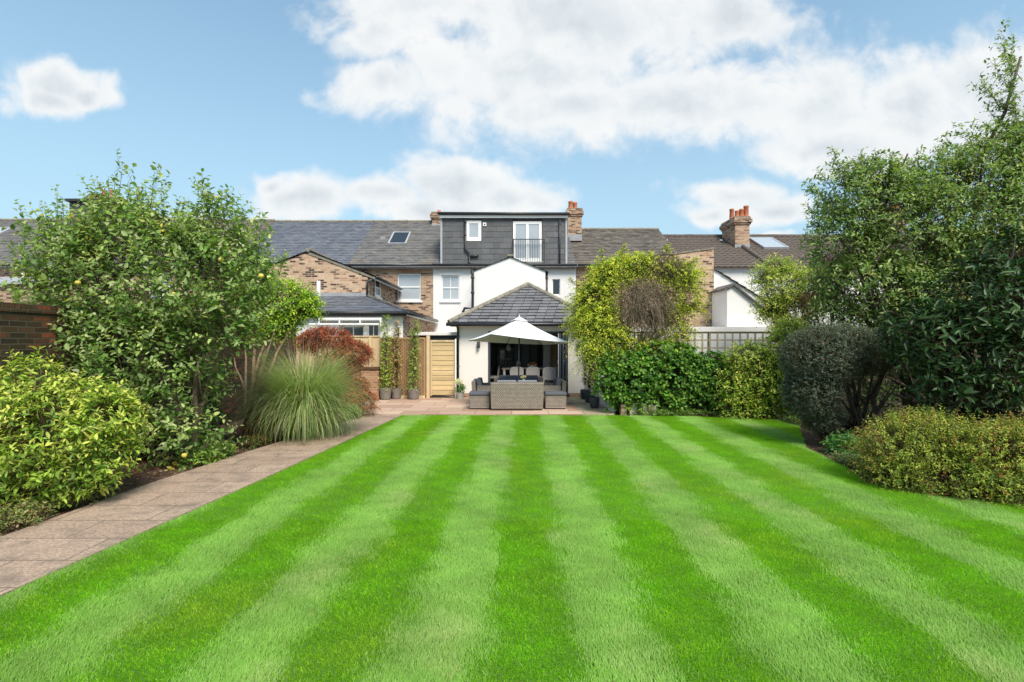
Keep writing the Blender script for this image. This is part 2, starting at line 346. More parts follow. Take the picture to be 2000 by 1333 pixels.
# ------------------------------------------------------------ building helpers
rs=np.random.RandomState(7)
def slatemat(name, rough=.6, spec=.4, grime=None):
    m,T,b=pbsdf(name); a=T.new('ShaderNodeAttribute',attribute_name='Col').outputs[0]
    tc=T.new('ShaderNodeTexCoord').outputs['Object']
    n=T.new('ShaderNodeTexNoise', ins={'Vector':tc,'Scale':14.0,'Detail':7.0,'Roughness':.7}).outputs[0]
    c=T.mix(1.0,a,T.ramp(n,[(.25,(.75,)*3),(.75,(1.25,)*3)]),'MULTIPLY')
    if grime:
        g=T.new('ShaderNodeTexNoise', ins={'Vector':tc,'Scale':grime[1],'Detail':8.0,'Roughness':.7}).outputs[0]
        f=T.new('ShaderNodeMapRange', ins={0:g,1:grime[2],2:grime[2]+.2,3:0,4:grime[3]}).outputs[0]; c=T.mix(f,c,grime[0])
    T.l.new(c,b.inputs['Base Color']); b.inputs['Roughness'].default_value=rough; b.inputs['Specular IOR Level'].default_value=spec
    bp=T.new('ShaderNodeBump', ins={'Height':n,'Strength':.35,'Distance':.01}); T.l.new(bp.outputs[0],b.inputs['Normal'])
    return m
m_sl=slatemat('roof_slate',.55,.45,((.20,.19,.17),1.0,.56,.35))
m_slw=slatemat('mossy_roof_slate',.7,.35,((.24,.20,.15),1.6,.50,.6))
m_sle=slatemat('speckled_roof_slate',.7,.35,((.34,.33,.30),9.0,.62,.6))
COLS={'blue':((.105,.115,.14),(.15,.16,.185)),'grey':((.11,.108,.108),(.165,.16,.155)),'brown':((.105,.092,.08),(.17,.148,.125)),
      'ext':((.125,.125,.135),(.175,.175,.185)),'clad':((.085,.087,.092),(.115,.117,.121))}
def vcol(me, cols, per_face=True):
    a=me.color_attributes.new('Col','FLOAT_COLOR','CORNER')
    n=np.empty(len(me.polygons),np.int32); me.polygons.foreach_get('loop_total',n)
    c=np.repeat(np.array(cols,np.float32),n,0); c=np.concatenate([c,np.ones((len(c),1),np.float32)],1); a.data.foreach_set('color',c.ravel())
def slates(name, poly, mat, key, parent, w=.26, row=.19, t=.016, seed=0, gap=.006):
    """poly: convex outline in 3D, first edge running along the eaves. Every slate is its own small tilted face in one mesh."""
    r=np.random.RandomState(seed+11); P=[Vector(p) for p in poly]
    U=(P[1]-P[0]).normalized(); N=U.cross(P[-1]-P[0]).normalized()
    if N.z<0: N=-N
    V=N.cross(U).normalized()
    if V.z<0: V=-V
    o=P[0]; q=[((p-o).dot(U),(p-o).dot(V)) for p in P]; vmax=max(a[1] for a in q); vmin=min(a[1] for a in q)
    def rng(v):
        xs=[]
        for i in range(len(q)):
            (a,b),(c,d)=q[i],q[(i+1)%len(q)]
            if abs(d-b)<1e-6:
                if abs(v-b)<1e-4: xs+=[a,c]
            elif min(b,d)-1e-5<=v<=max(b,d)+1e-5: xs.append(a+(c-a)*(v-b)/(d-b))
        return (min(xs),max(xs)) if xs else (0,0)
    vs=[];fs=[];cols=[]; c0,c1=[np.array(c) for c in COLS[key]]
    k=0; v=vmin
    vs+= [tuple(p-N*.004) for p in P]; fs.append(tuple(range(len(P)))); cols.append(c0*.3)
    while v<vmax-1e-3:
        v1=min(v+row,vmax); a0,b0=rng(min(max(v,vmin+1e-4),vmax-1e-4)); a1,b1=rng(min(v1,vmax-1e-4))
        lo,hi=min(a0,a1),max(b0,b1); x=lo-(w*.5 if k%2 else 0)-r.uniform(0,.02)
        while x<hi:
            xe=x+w; g=gap*r.uniform(.5,1.4)
            p0,p1=np.clip([x+g,xe],a0,b0); p3,p2=np.clip([x+g,xe],a1,b1)
            if p1-p0>.01 or p2-p3>.01:
                tt=t*r.uniform(.7,1.5); dv=r.uniform(-.006,.006); b=len(vs)
                vs+=[tuple(o+U*p0+V*(v+dv)+N*tt),tuple(o+U*p1+V*(v+dv)+N*tt*r.uniform(.8,1.2)),tuple(o+U*p2+V*v1+N*.002),tuple(o+U*p3+V*v1+N*.002),
                     tuple(o+U*p0+V*(v+dv)),tuple(o+U*p1+V*(v+dv))]
                fs+=[(b,b+1,b+2,b+3),(b+4,b+5,b+1,b)]; cc=c0+(c1-c0)*min(1,max(0,r.normal(.5,.26))); cc=cc*r.uniform(.9,1.1); cols+=[cc,cc*.6]
            x=xe
        v=v1; k+=1
    me=D.meshes.new(name); me.from_pydata(vs,[],fs); me.update(); set_uv(me); vcol(me,cols)
    return link_mesh(name,me,mat,parent)
def pantiles(name, P, parent, pitch=.30, row=.33):
    """interlocking concrete tiles: a rolled profile along the eaves, a step at every course"""
    P=[Vector(p) for p in P]; U=(P[1]-P[0]); Lu=U.length; U.normalize(); Vv=P[3]-P[0]; Lv=Vv.length; N=U.cross(Vv).normalized(); V=Vv.normalized()
    if N.z<0: N=-N
    nu=int(Lu/.05); cols=[]; us=np.linspace(0,Lu,nu+1); prof=.030*np.maximum(0,np.sin(2*np.pi*us/pitch))+.006*np.sin(4*np.pi*us/pitch)
    vs=[];fs=[];rows=int(round(Lv/row)); rr=Lv/rows; r=np.random.RandomState(3)
    prev=None
    for k in range(rows):
        for (v,h) in ((k*rr,.03),((k+1)*rr,.002)):
            base=len(vs)
            for i,u in enumerate(us):
                vs.append(tuple(P[0]+U*float(u)+V*v+N*(float(prof[i])+h)))
            if prev is not None:
                for i in range(nu): fs.append((prev+i,prev+i+1,base+i+1,base+i))
            prev=base
    me=D.meshes.new(name); me.from_pydata(vs,[],fs); me.update(); set_uv(me)
    return link_mesh(name,me,m_pan,parent)
def wall_open(mb, x0,x1,z0,z1,y,ops,depth=.12):
    xs=sorted({x0,x1,*[v for o in ops for v in o[:2]]}); zs=sorted({z0,z1,*[v for o in ops for v in o[2:]]})
    for i in range(len(xs)-1):
        for j in range(len(zs)-1):
            cx,cz=(xs[i]+xs[i+1])/2,(zs[j]+zs[j+1])/2
            if any(a<cx<b and c<cz<d for a,b,c,d in ops): continue
            mb.quad((xs[i],y,zs[j]),(xs[i+1],y,zs[j]),(xs[i+1],y,zs[j+1]),(xs[i],y,zs[j+1]))
    for a,b,c,d in ops:
        y2=y+depth
        mb.quad((a,y,c),(a,y2,c),(a,y2,d),(a,y,d)); mb.quad((b,y,d),(b,y2,d),(b,y2,c),(b,y,c))
        mb.quad((a,y,c),(b,y,c),(b,y2,c),(a,y2,c)); mb.quad((a,y2,d),(b,y2,d),(b,y,d),(a,y,d))
def window(parent,x0,x1,z0,z1,y,style='sash',glass=None,sill=True,fr=.055,inset=.07,label=None,mat=None):
    m=MB(); ya,yb=y+inset,y+inset+.05; mat=mat or m_white
    m.box(x0,x0+fr,ya,yb,z0,z1); m.box(x1-fr,x1,ya,yb,z0,z1); m.box(x0+fr,x1-fr,ya,yb,z0,z0+fr*1.3); m.box(x0+fr,x1-fr,ya,yb,z1-fr,z1)
    zm=(z0+z1)/2
    if style in('sash','sash4'): m.box(x0+fr,x1-fr,ya-.012,yb-.003,zm-.025,zm+.025)
    if style in('sash4','two'): xm=(x0+x1)/2; m.box(xm-.014,xm+.014,ya+.004,yb-.006,z0+fr*1.3,z1-fr)
    if style=='door': xm=(x0+x1)/2; m.box(xm-.06,xm+.06,ya-.003,yb,z0+fr,z1-fr)
    w=m.build('window' if style!='door' else 'french_door',mat,parent,bevel=.006,seg=1)
    if label: w['label']=label
    g=MB(); g.box(x0+fr*.9,x1-fr*.9,ya+.02,ya+.032,z0+fr,z1-fr*.9); g.build('pane',glass or m_glass,w)
    if sill:
        s=MB(); s.box(x0-.07,x1+.07,y-.07,y+inset,z0-.09,z0-.002); s.build('sill',mat,w,bevel=.008,seg=1)
    return w
def flat_quad(mb,*p): mb.quad(*p)
def gutter(parent,pts,r=.055,mat=None):
    return MB().tube(pts,r,10).build('gutter',mat or m_black,parent,smooth=True)
def pipe(parent,pts,r=.04,mat=None,name='downpipe'):
    m=MB().tube(pts,r,10)
    for i in range(len(pts)-1):
        a,b=Vector(pts[i]),Vector(pts[i+1])
        if (a-b).length>.9:
            for t in (.12,.55): c=a.lerp(b,t); m.tube([c-(b-a).normalized()*.03,c+(b-a).normalized()*.03],r*1.35,10)
    return m.build(name,mat or m_black,parent,smooth=True)
def chimney(parent,x0,x1,y0,y1,z0,z1,pots,mat=None,label=None):
    m=MB(); m.box(x0,x1,y0,y1,z0,z1-.36)
    for k,(e,za,zb) in enumerate(((.05,z1-.36,z1-.27),(.10,z1-.27,z1-.10),(.05,z1-.10,z1))): m.box(x0-e,x1+e,y0-e,y1+e,za,zb)
    c=m.build('chimney',mat or m_stock,parent)
    if label: c['label']=label
    f=MB(); f.box(x0-.03,x1+.03,y0-.03,y1+.03,z1,z1+.05); f.build('mortar_cap',m_ridge,c,bevel=.02,seg=1)
    l=MB(); l.box(x0-.02,x1+.02,y0-.025,y0-.002,z0,z0+.32); l.build('flashing',m_lead,c)
    for px,py,h,r in pots:
        p=MB().lathe((px,py,z1+.04),[(r*1.1,0),(r*1.05,.06),(r,.1),(r*.86,h-.1),(r*.98,h-.08),(r*1.0,h-.02),(r*.8,h)],16)
        p.build('chimney_pot',m_pot,c,smooth=True)
    return c
YM,YO,YR=22.8,18.4,27.2
ZE=wz(519,YM)      # eaves of the terrace, 5.2 m
def shell(t,x0,x1,zr,mat,ops=(),z0=0.0,parts='wall'):
    """main block of one terraced house: garden front with openings, back, gables, so that no light leaks in"""
    m=MB(); wall_open(m,x0,x1,z0,ZE,YM,list(ops))
    m.quad((x0,YM,0),(x0,32,0),(x0,32,ZE),(x0,YM,ZE)); m.quad((x1,YM,0),(x1,YM,ZE),(x1,32,ZE),(x1,32,0)); m.quad((x1,32,0),(x1,32,ZE),(x0,32,ZE),(x0,32,0))
    m.quad((x0,YM,ZE),(x0,32,ZE),(x0,YR,zr)); m.quad((x1,YM,ZE),(x1,YR,zr),(x1,32,ZE))
    return m.build('wall',mat,t)
def rear_roof(t,x0,x1,zr):
    return MB().quad((x0,YR,zr),(x1,YR,zr),(x1,32.2,ZE-.05),(x0,32.2,ZE-.05)).build('rear_roof_slope',m_slate,t)
def ridge_tiles(t,x0,x1,zr,mat=None,y=None):
    y=YR if y is None else y; m=MB(); x=x0; k=0
    while x<x1-.05:
        e=min(x+.44,x1); j=rs.uniform(-.006,.006); m.tube([(x,y,zr+j),(e-.008,y,zr+j+.004)],.085+.006*(k%2),8); x=e; k+=1
    return m.build('ridge_tiles',mat or m_ridge,t,smooth=False)
def eave_z(zr,y): return ZE+(zr-ZE)*(y-YM)/(YR-YM)
def rooflight(t,x0,x1,ya,yb,zr,glass,label=None,lift=.07):
    za,zb=eave_z(zr,ya),eave_z(zr,yb); n=Vector((0,-(zr-ZE),(YR-YM))).normalized()
    def ring(g,l0,l1):
        P=[Vector((x0+g,ya+g*.8,eave_z(zr,ya+g*.8))),Vector((x1-g,ya+g*.8,eave_z(zr,ya+g*.8))),Vector((x1-g,yb-g*.8,eave_z(zr,yb-g*.8))),Vector((x0+g,yb-g*.8,eave_z(zr,yb-g*.8)))]
        return [p+n*l0 for p in P],[p+n*l1 for p in P]
    a,b=ring(0,0,lift); c,d=ring(.07,0,lift)
    m=MB(); vs=a+b+d+[p+n*(lift-.03) for p in c]
    fs=[]
    for i in range(4):
        j=(i+1)%4; fs+=[(i,j,4+j,4+i),(4+i,4+j,8+j,8+i),(8+i,8+j,12+j,12+i)]
    m.add(vs,fs); w=m.build('rooflight',m_greyfl,t)
    if label: w['label']=label
    MB().quad(*[p+n*(lift-.025) for p in c]).build('pane',glass,w)
    return w

# ------------------------------------------------------------ the white house
XL,XR=wx(846,YM),wx(1125,YM)      # -3.51 .. 2.85
ZR=wz(433,YR)
wh=thing('terraced_house',(-.3,YM,0),'white rendered terraced house with slate dormer and single storey extension behind the parasol','house')
op_l=(wx(862,YM),wx(897,YM),wz(588,YM),wz(538,YM)); op_r=(wx(1079,YM),wx(1094,YM),wz(577,YM),wz(546,YM))
m=MB(); wall_open(m,XL,XR,1.6,ZE,YM,[op_l,op_r])
m.quad((XL,YM,0),(XL,32,0),(XL,32,ZE),(XL,YM,ZE)); m.quad((XR,YM,0),(XR,YM,ZE),(XR,32,ZE),(XR,32,0)); m.quad((XR,32,0),(XR,32,ZE),(XL,32,ZE),(XL,32,0))
m.quad((XL,YM,ZE),(XL,32,ZE),(XL,YR,ZR)); m.quad((XR,YM,ZE),(XR,YR,ZR),(XR,32,ZE)); m.quad((XL,YM,0),(XR,YM,0),(XR,YM,1.6),(XL,YM,1.6))
m.build('wall',m_render,wh)
window(wh,*op_l,YM,'sash4',m_blind); window(wh,*op_r,YM,'plain',m_glassdark,fr=.03,sill=False)
m=MB(); a,b,c,d=op_l; m.box(a-.14,b+.14,YM-.035,YM-.002,d+.002,d+.12); m.build('window_head_moulding',m_render,wh,bevel=.01,seg=1)
slates('roof_slope',[(XL,YM-.25,eave_z(ZR,YM-.25)),(XR,YM-.25,eave_z(ZR,YM-.25)),(XR,YR,ZR),(XL,YR,ZR)],m_sl,'grey',wh,seed=1)
rear_roof(wh,XL,XR,ZR)
# dormer
YD=22.95; dx0,dx1=wx(861,YD),wx(1107,YD); dzb=ZE+.03; dzt=wz(428,YD); 
fw=(wx(911,YD),wx(940,YD),wz(472,YD),wz(432,YD)); fd=(wx(1002,YD),wx(1058,YD),wz(512,YD),wz(434,YD))
m=MB(); wall_open(m,dx0,dx1,dzb,dzt,YD,[fw,fd],.08)
dm=m.build('dormer',m_clad,wh)
# slates hung on the dormer face, around its openings
def hung(x0,x1,z0,z1,seed):
    if x1-x0<.05 or z1-z0<.05: return
    slates('cladding',[(x0,YD-.004,z0),(x1,YD-.004,z0),(x1,YD-.004,z1),(x0,YD-.004,z1)],m_sl,'clad',dm,w=.33,row=.25,t=.012,seed=seed,gap=.004)
for i,(a,b,c,d) in enumerate(((dx0+.06,fw[0]-.04,dzb,dzt),(fw[0]-.04,fw[1]+.04,dzb,fw[2]-.04),(fw[1]+.04,fd[0]-.04,dzb,dzt),(fd[1]+.04,dx1-.06,dzb,dzt))): hung(a,b,c,d,20+i)
for x in (dx0,dx1):
    m=MB(); m.prism([(x-.01,YD+.02,dzb),(x-.01,YD+4.0,eave_z(ZR,YD+4.0)),(x-.01,YD+4.0,dzt+.05),(x-.01,YD+.02,dzt+.05)],(.02,0,0))
    m.build('dormer_cheek',m_clad,wh)
for a,b in ((dx0-.02,dx0+.07),(dx1-.07,dx1+.02)): MB().box(a,b,YD-.05,YD+.03,dzb,dzt).build('corner_trim',m_greyfl,dm,bevel=.01,seg=1)
m=MB(); m.box(dx0-.04,dx1+.04,YD-.16,YD-.06,dzt,dzt+.13); m.build('fascia',m_white,dm,bevel=.008,seg=1)
m=MB(); m.box(dx0-.10,dx1+.06,YD-.2,YD+4.1,dzt+.14,dzt+.24); m.build('dormer_roof',m_black,wh,bevel=.02,seg=1)
MB().tube([(dx0-.12,YD-.22,dzt+.19),(dx1+.1,YD-.22,dzt+.16)],.06,10).build('gutter',m_black,dm,smooth=True)
window(dm,*fw,YD-.05,'plain',m_blind,fr=.13,sill=False,inset=.02)
d=window(dm,*fd,YD-.05,'door',m_blind,fr=.12,sill=True,inset=.02)
m=MB(); bx0,bx1=fd[0]+.02,wx(1063,22.7); zt=wz(468,22.7); zb=wz(515,22.7)
for z in (zt,zb+.05): m.box(bx0,bx1,22.72,22.75,z-.018,z+.018)
for x in (bx0,bx1): m.box(x-.018,x+.018,22.72,22.75,zb,zt+.018); m.box(x-.012,x+.012,22.75,YD,zt-.03,zt)
x=bx0+.11
while x<bx1-.05: m.box(x-.008,x+.008,22.728,22.742,zb+.05,zt-.018); x+=.105
m.build('juliet_balcony',m_black,wh)
m=MB(); m.box(wx(943,YD),wx(950,YD),YD-.05,YD-.002,wz(443,YD),wz(436,YD)); v=m.build('vent',m_white,dm,bevel=.01,seg=1)
MB().box(wx(945.2,YD),wx(948,YD),YD-.056,YD-.052,wz(441,YD),wz(438.5,YD)).build('vent_hole',m_black,v)
# outrigger with its gable
ox0,ox1=wx(925,YO),wx(1065,YO); oz=wz(530,YO); oza=wz(503,YO); oxa=wx(997,YO)
m=MB(); m.quad((ox0,YO,2.38),(ox1,YO,2.38),(ox1,YO,oz),(oxa,YO,oza),(ox0,YO,oz))
m.quad((ox0,YO,2.38),(ox0,YO,oz),(ox0,YM,oz),(ox0,YM,2.38)); m.quad((ox1,YO,2.38),(ox1,YM,2.38),(ox1,YM,oz),(ox1,YO,oz))
m.build('outrigger_wall',m_render,wh)
slates('outrigger_roof',[(ox0-.12,YM,oz-.05),(ox0-.12,YO-.05,oz-.05),(oxa,YO-.05,oza),(oxa,YM,oza)],m_sl,'grey',wh,seed=5)
slates('outrigger_roof',[(ox1+.12,YO-.05,oz-.05),(ox1+.12,YM,oz-.05),(oxa,YM,oza),(oxa,YO-.05,oza)],m_sl,'grey',wh,seed=6)
MB().box(oxa-.12,oxa+.12,YO-.07,YM,oza+.01,oza+.09).build('outrigger_ridge',m_ridge,wh,bevel=.03,seg=2)
# side passage roof and a dark sheet painted for the shade under it
m=MB(); m.box(XL+.15,wx(893,16.6)-.05,17.6,YM-.01,2.02,2.14); m.build('passage_canopy',m_cream,wh,bevel=.01,seg=1)
MB().quad((XL+.1,17.7,0),(-1.8,17.7,0),(-1.8,17.7,2.01),(XL+.1,17.7,2.01)).build('passage_shade',m_darkw,wh)
# single storey extension
YE=16.55; ex0,ex1=wx(893,YE),2.52; ez=2.37
o0,o1,ozt,ozb=wx(953,YE),wx(1109.5,YE),wz(648,YE),.12
m=MB(); wall_open(m,ex0,ex1,0.14,ez,YE,[(o0,o1,.14,ozt)],.25)
m.quad((ex0,YE,.14),(ex0,YE,ez),(ex0,YM,ez),(ex0,YM,.14)); m.quad((ex1,YE,.14),(ex1,YM,.14),(ex1,YM,ez),(ex1,YE,ez))
m.build('extension_wall',m_cream,wh)
for a,b in ((ex0-.01,o0-.001),(o1+.001,ex1+.01)): MB().box(a,b,YE+.01,YE+.2,0,.139).build('brick_plinth',m_stock,wh)
MB().box(o0-.05,o1+.05,YE-.06,YE+.3,0.0,.11).build('threshold',m_grey,wh,bevel=.01,seg=1)
re0,re1,ye=-2.0,2.86,YE-.32; zz=2.42; ax,ay,azz=wx(1031,18.2),18.2,wz(557,18.2)
slates('extension_roof',[(re0,ye,zz),(re1,ye,zz),(ax,ay,azz)],m_sle,'ext',wh,w=.30,row=.185,seed=9,t=.028,gap=.014)
slates('extension_roof',[(re0,YM,zz),(re0,ye,zz),(ax,ay,azz),(ax,YM,azz)],m_sle,'ext',wh,w=.30,row=.185,seed=10,t=.028,gap=.014)
slates('extension_roof',[(re1,ye,zz),(re1,YM,zz),(ax,YM,azz),(ax,ay,azz)],m_sle,'ext',wh,w=.30,row=.185,seed=12,t=.028,gap=.014)
m=MB()
for e in ((re0,ye,zz),(re1,ye,zz)):
    a,b=Vector(e),Vector((ax,ay,azz)); n=9
    for i in range(n):
        p,q=a.lerp(b,i/n),a.lerp(b,(i+.97)/n); m.tube([p+Vector((0,0,.01+rs.uniform(-.006,.006))),q+Vector((0,0,.025))],[.085,.078],8)
m.build('hip_tiles',m_ridge,wh)
m=MB(); m.box(re0+.04,re1-.04,ye+.03,YE-.001,zz-.13,zz-.04); m.build('soffit_board',m_cream,wh)
gutter(wh,[(re0-.08,ye-.04,zz-.06),(re1+.08,ye-.04,zz-.06)],.06)
pipe(wh,[(ex0+.03,ye-.02,zz-.08),(ex0+.03,YE-.05,zz-.22),(ex0+.03,YE-.05,.05)],.038)
pipe(wh,[(ox0-.05,YO-.02,oz+.05),(ox0-.03,YO-.06,oz-.1),(ox0-.03,YO-.06,wz(603,YO)),(wx(908,YO),YO-.06,wz(603,YO)),(wx(904,YO),YO-.06,wz(612,YO))],.05)
pipe(wh,[(wx(909,YD),YD-.09,dzt),(wx(909,YD),YD-.09,wz(488,YD)),(wx(917,YD),YD-.09,wz(497,YD)),(wx(917,YD),YD-.09,wz(513,YD)),(ox0-.12,YM-.2,ZE-.25),(ox0-.06,YO+.3,oz+.15)],.045,m_black)
pipe(wh,[(wx(935,YD),YD-.09,wz(501,YD)),(wx(919,YD),YD-.09,wz(502,YD))],.045,m_black,'waste_pipe')
pipe(wh,[(wx(1093,YD),YD-.09,dzt),(wx(1093,YD),YD-.09,dzb+.02)],.035,m_grey)
pipe(wh,[(ox1+.06,YO+.1,oz-.05),(ox1+.06,YO+.1,2.6)],.04)
gutter(wh,[(XL,YM-.3,ZE-.02),(XR,YM-.3,ZE-.03)],.055)
for x,nm in ((wx(935,YE),0),(wx(1130,YE),0)):
    m=MB().box(x-.03,x+.03,YE-.05,YE-.002,wz(678,YE),wz(671,YE)); l=m.build('wall_lamp',m_grey,wh)
    MB().lathe((x,YE-.09,wz(681,YE)),[(.045,0),(.05,.01),(.05,.20),(.045,.21)],16).build('lamp_body',m_grey,l,smooth=True)
# folding doors
m=MB(); m.box(o0+.001,o0+.07,YE+.05,YE+.13,.12,ozt-.001); m.box(o1-.07,o1-.001,YE+.05,YE+.13,.12,ozt-.001); m.box(o0+.07,o1-.07,YE+.05,YE+.13,ozt-.07,ozt-.001)
m.build('door_frame',m_grey,wh,bevel=.006,seg=1)
for k in range(3):
    x=o1-.10-.095*k; y0,y1=YE-.42,YE+.20; z0,z1=.13,ozt-.08
    m=MB(); f=.07
    m.box(x-.03,x+.03,y0,y0+f,z0,z1); m.box(x-.03,x+.03,y1-f,y1,z0,z1); m.box(x-.03,x+.03,y0+f,y1-f,z0,z0+.1); m.box(x-.03,x+.03,y0+f,y1-f,z1-f,z1)
    d=m.build('folding_door',m_grey,wh,bevel=.006,seg=1)
    MB().box(x-.008,x+.008,y0+f*.9,y1-f*.9,z0+.09,z1-f*.9).build('pane',m_glassdark,d)
    if k!=1: MB().tube([(x-.035,y0+.035,1.12),(x-.07,y0+.035,1.12),(x-.075,y0+.035,1.12),(x-.075,y0-.02,1.22)],.012,8).build('handle',m_brass,d,smooth=True)
m=MB(); m.box(o1-.36,o1-.335,YE-.43,YE-.40,.13,ozt-.08); m.build('door_edge_strip',m_greyfl,wh)
# kitchen seen through the doors
rx0,rx1,ry0,ry1,rz0,rz1=ex0+.03,ex1-.03,YE+.26,22.2,.12,2.34
MB().quad((rx0,ry0-.05,rz0),(rx1,ry0-.05,rz0),(rx1,ry1,rz0),(rx0,ry1,rz0)).build('kitchen_floor',m_oak,wh)
m=MB(); m.quad((rx0,ry0,rz0),(rx0,ry1,rz0),(rx0,ry1,rz1),(rx0,ry0,rz1)); m.quad((rx1,ry0,rz0),(rx1,ry0,rz1),(rx1,ry1,rz1),(rx1,ry1,rz0)); m.quad((rx0,ry1,rz0),(rx1,ry1,rz0),(rx1,ry1,rz1),(rx0,ry1,rz1)); m.quad((rx0,ry0,rz1),(rx0,ry1,rz1),(rx1,ry1,rz1),(rx1,ry0,rz1))
m.quad((o1,ry0-.002,rz0),(rx1,ry0-.002,rz0),(rx1,ry0-.002,rz1),(o1,ry0-.002,rz1)); m.quad((rx0,ry0-.002,rz0),(o0,ry0-.002,rz0),(o0,ry0-.002,rz1),(rx0,ry0-.002,rz1))
m.build('kitchen_wall',m_roomw,wh)
yb=20.9
g=MB(); x0,x1=wx(972,yb),wx(1003,yb); g.box(x0,x1,yb,yb+.05,.13,wz(679,yb)); k=g.build('glazed_inner_door',m_darkw,wh)
g=MB()
for z in (1.5,1.1,.7): g.box(x0+.05,x1-.05,yb-.02,yb-.002,z-.012,z+.012)
g.box((x0+x1)/2-.012,(x0+x1)/2+.012,yb-.024,yb-.004,.2,wz(681,yb)); g.build('glazing_bars',m_greyfl,k)
MB().box(x0+.1,(x0+x1)/2-.05,yb-.01,yb-.004,.25,1.45).build('pane',m_glass,k)
g=MB(); g.box(wx(1003,yb)+.01,wx(1050,yb),yb-.1,yb+.5,.13,2.3); g.box(wx(1018,20.2),wx(1034,20.2),20.2,20.7,.13,2.2); g.build('tall_dark_cabinet',m_darkw,wh,bevel=.01,seg=1)
g=MB(); g.box(wx(1060,yb),wx(1074,yb),yb-.3,yb+.6,.13,2.33); g.build('kitchen_pier',m_white,wh)
g=MB(); g.box(wx(1076,yb),wx(1094,yb),yb,yb+.06,.13,2.15); g.build('inner_wooden_door',m_wood,wh)
MB().box(rx0+.02,rx0+.4,18.6,20.6,.13,1.05).build('sideboard',m_darkw,wh,bevel=.01,seg=1)
chimney(wh,wx(845,27),wx(861,27),26.8,27.5,ZR-.55,wz(418,27),[(wx(857,27),27.1,.16,.09)],label='stub of brick chimney at the left end of the dormer')
chimney(wh,wx(1109,25.4),wx(1136,25.4),25.4,26.5,eave_z(ZR,25.3)-.1,wz(409,25.4),[(wx(1115,25.6),25.7,.42,.12),(wx(1125,25.8),26.2,.50,.12)],label='tall brick chimney with two orange pots')

# ------------------------------------------------------------ brick neighbours on the left
def simple_house(x0,x1,zr,key,mat,label,ops,seed,mroof=None,cat='house',wins='sash'):
    t=thing('terraced_house',((x0+x1)/2,YM,0),label,cat)
    shell(t,x0,x1,zr,mat,ops)
    for o in ops: window(t,*o,YM,wins,m_blind)
    slates('roof_slope',[(x0,YM-.25,eave_z(zr,YM-.25)),(x1,YM-.25,eave_z(zr,YM-.25)),(x1,YR,zr),(x0,YR,zr)],mroof or m_sl,key,t,seed=seed)
    rear_roof(t,x0,x1,zr); ridge_tiles(t,x0,x1,zr)
    MB().box(x0+.005,x1-.005,YM-.05,YM-.002,ZE-.16,ZE-.03).build('fascia',m_white,t)
    gutter(t,[(x0+.01,YM-.3,ZE-.04),(x1-.01,YM-.3,ZE-.04)])
    return t
ZR1=wz(434,YR)
xp=wx(603,YO)                      # party line of the paired outriggers, -7.3
opn=(wx(776,YM),wx(822,YM),wz(588,YM),wz(535,YM))
bh=simple_house(xp,XL-.006,ZR1,'grey',m_stock,'yellow brick terraced house between the white house and the wide gable',[opn],31,m_slw)
m=MB(); n=11
for i in range(n):
    a=opn[0]-.05+(opn[1]-opn[0]+.1)*i/n; m.box(a+.006,a+(opn[1]-opn[0]+.1)/n-.006,YM-.012,YM+.02,opn[3]+.01,opn[3]+.24)
m.build('brick_arch',m_redlow,bh)
rooflight(bh,wx(764,25.4),wx(799,25.4),24.7,25.9,ZR1,m_glassdark)
MB().box(wx(746,25.5),wx(755,25.5),25.2,25.35,eave_z(ZR1,25.2)+.02,eave_z(ZR1,25.35)+.06).build('roof_vent',m_lead,bh)
gx=wx(718,YO)                      # right corner of the outrigger
gz,gza=wz(533,YO)-.05,wz(492,YO)
m=MB(); m.quad((xp,YO,0),(gx,YO,0),(gx,YO,gz),(xp,YO,gza)); sw=(19.35,20.15,wz(580,19.4),wz(543,19.4))
# side wall with a narrow window (runs away from the garden)
xs=[YO,sw[0],sw[1],YM]; zs=[0,sw[2],sw[3],gz]
for i in range(3):
    for j in range(3):
        if (i,j)==(1,1): continue
        m.quad((gx,xs[i],zs[j]),(gx,xs[i+1],zs[j]),(gx,xs[i+1],zs[j+1]),(gx,xs[i],zs[j+1]))
m.build('outrigger_wall',m_stock_pale,bh)
m=MB(); x=gx-.03
m.box(x,x+.05,sw[0],sw[0]+.1,sw[2],sw[3]); m.box(x,x+.05,sw[1]-.1,sw[1],sw[2],sw[3]); m.box(x,x+.05,sw[0]+.1,sw[1]-.1,sw[2],sw[2]+.1); m.box(x,x+.05,sw[0]+.1,sw[1]-.1,sw[3]-.08,sw[3]); m.box(x,x+.045,sw[0]+.1,sw[1]-.1,(sw[2]+sw[3])/2-.03,(sw[2]+sw[3])/2+.03)
w=m.build('side_window',m_white,bh); MB().box(x+.008,x+.02,sw[0]+.05,sw[1]-.05,sw[2]+.05,sw[3]-.05).build('pane',m_glassdark,w)
MB().box(gx-.002,gx+.09,sw[0]-.05,sw[1]+.05,sw[2]-.1,sw[2]-.003).build('sill',m_white,w)
sl=(gza-gz)/(gx-xp)
slates('outrigger_roof',[(gx+.28,YO-.06,gz-.28*sl+.02),(gx+.28,YM,gz-.28*sl+.02),(xp,YM,gza+.02),(xp,YO-.06,gza+.02)],m_slw,'grey',bh,seed=33)
m=MB(); m.prism([(gx+.02,YO-.03,gz-.02*sl-.1),(xp,YO-.03,gza-.10),(xp,YO-.03,gza-.015),(gx+.28,YO-.03,gz-.28*sl-.02),(gx+.28,YO-.03,gz-.28*sl-.1)],(0,.028,0)); m.build('verge',m_ridge,bh)
MB().box(gx+.26,gx+.29,YO,YM,gz-.28*sl-.12,gz-.28*sl).build('outrigger_fascia',m_white,bh)
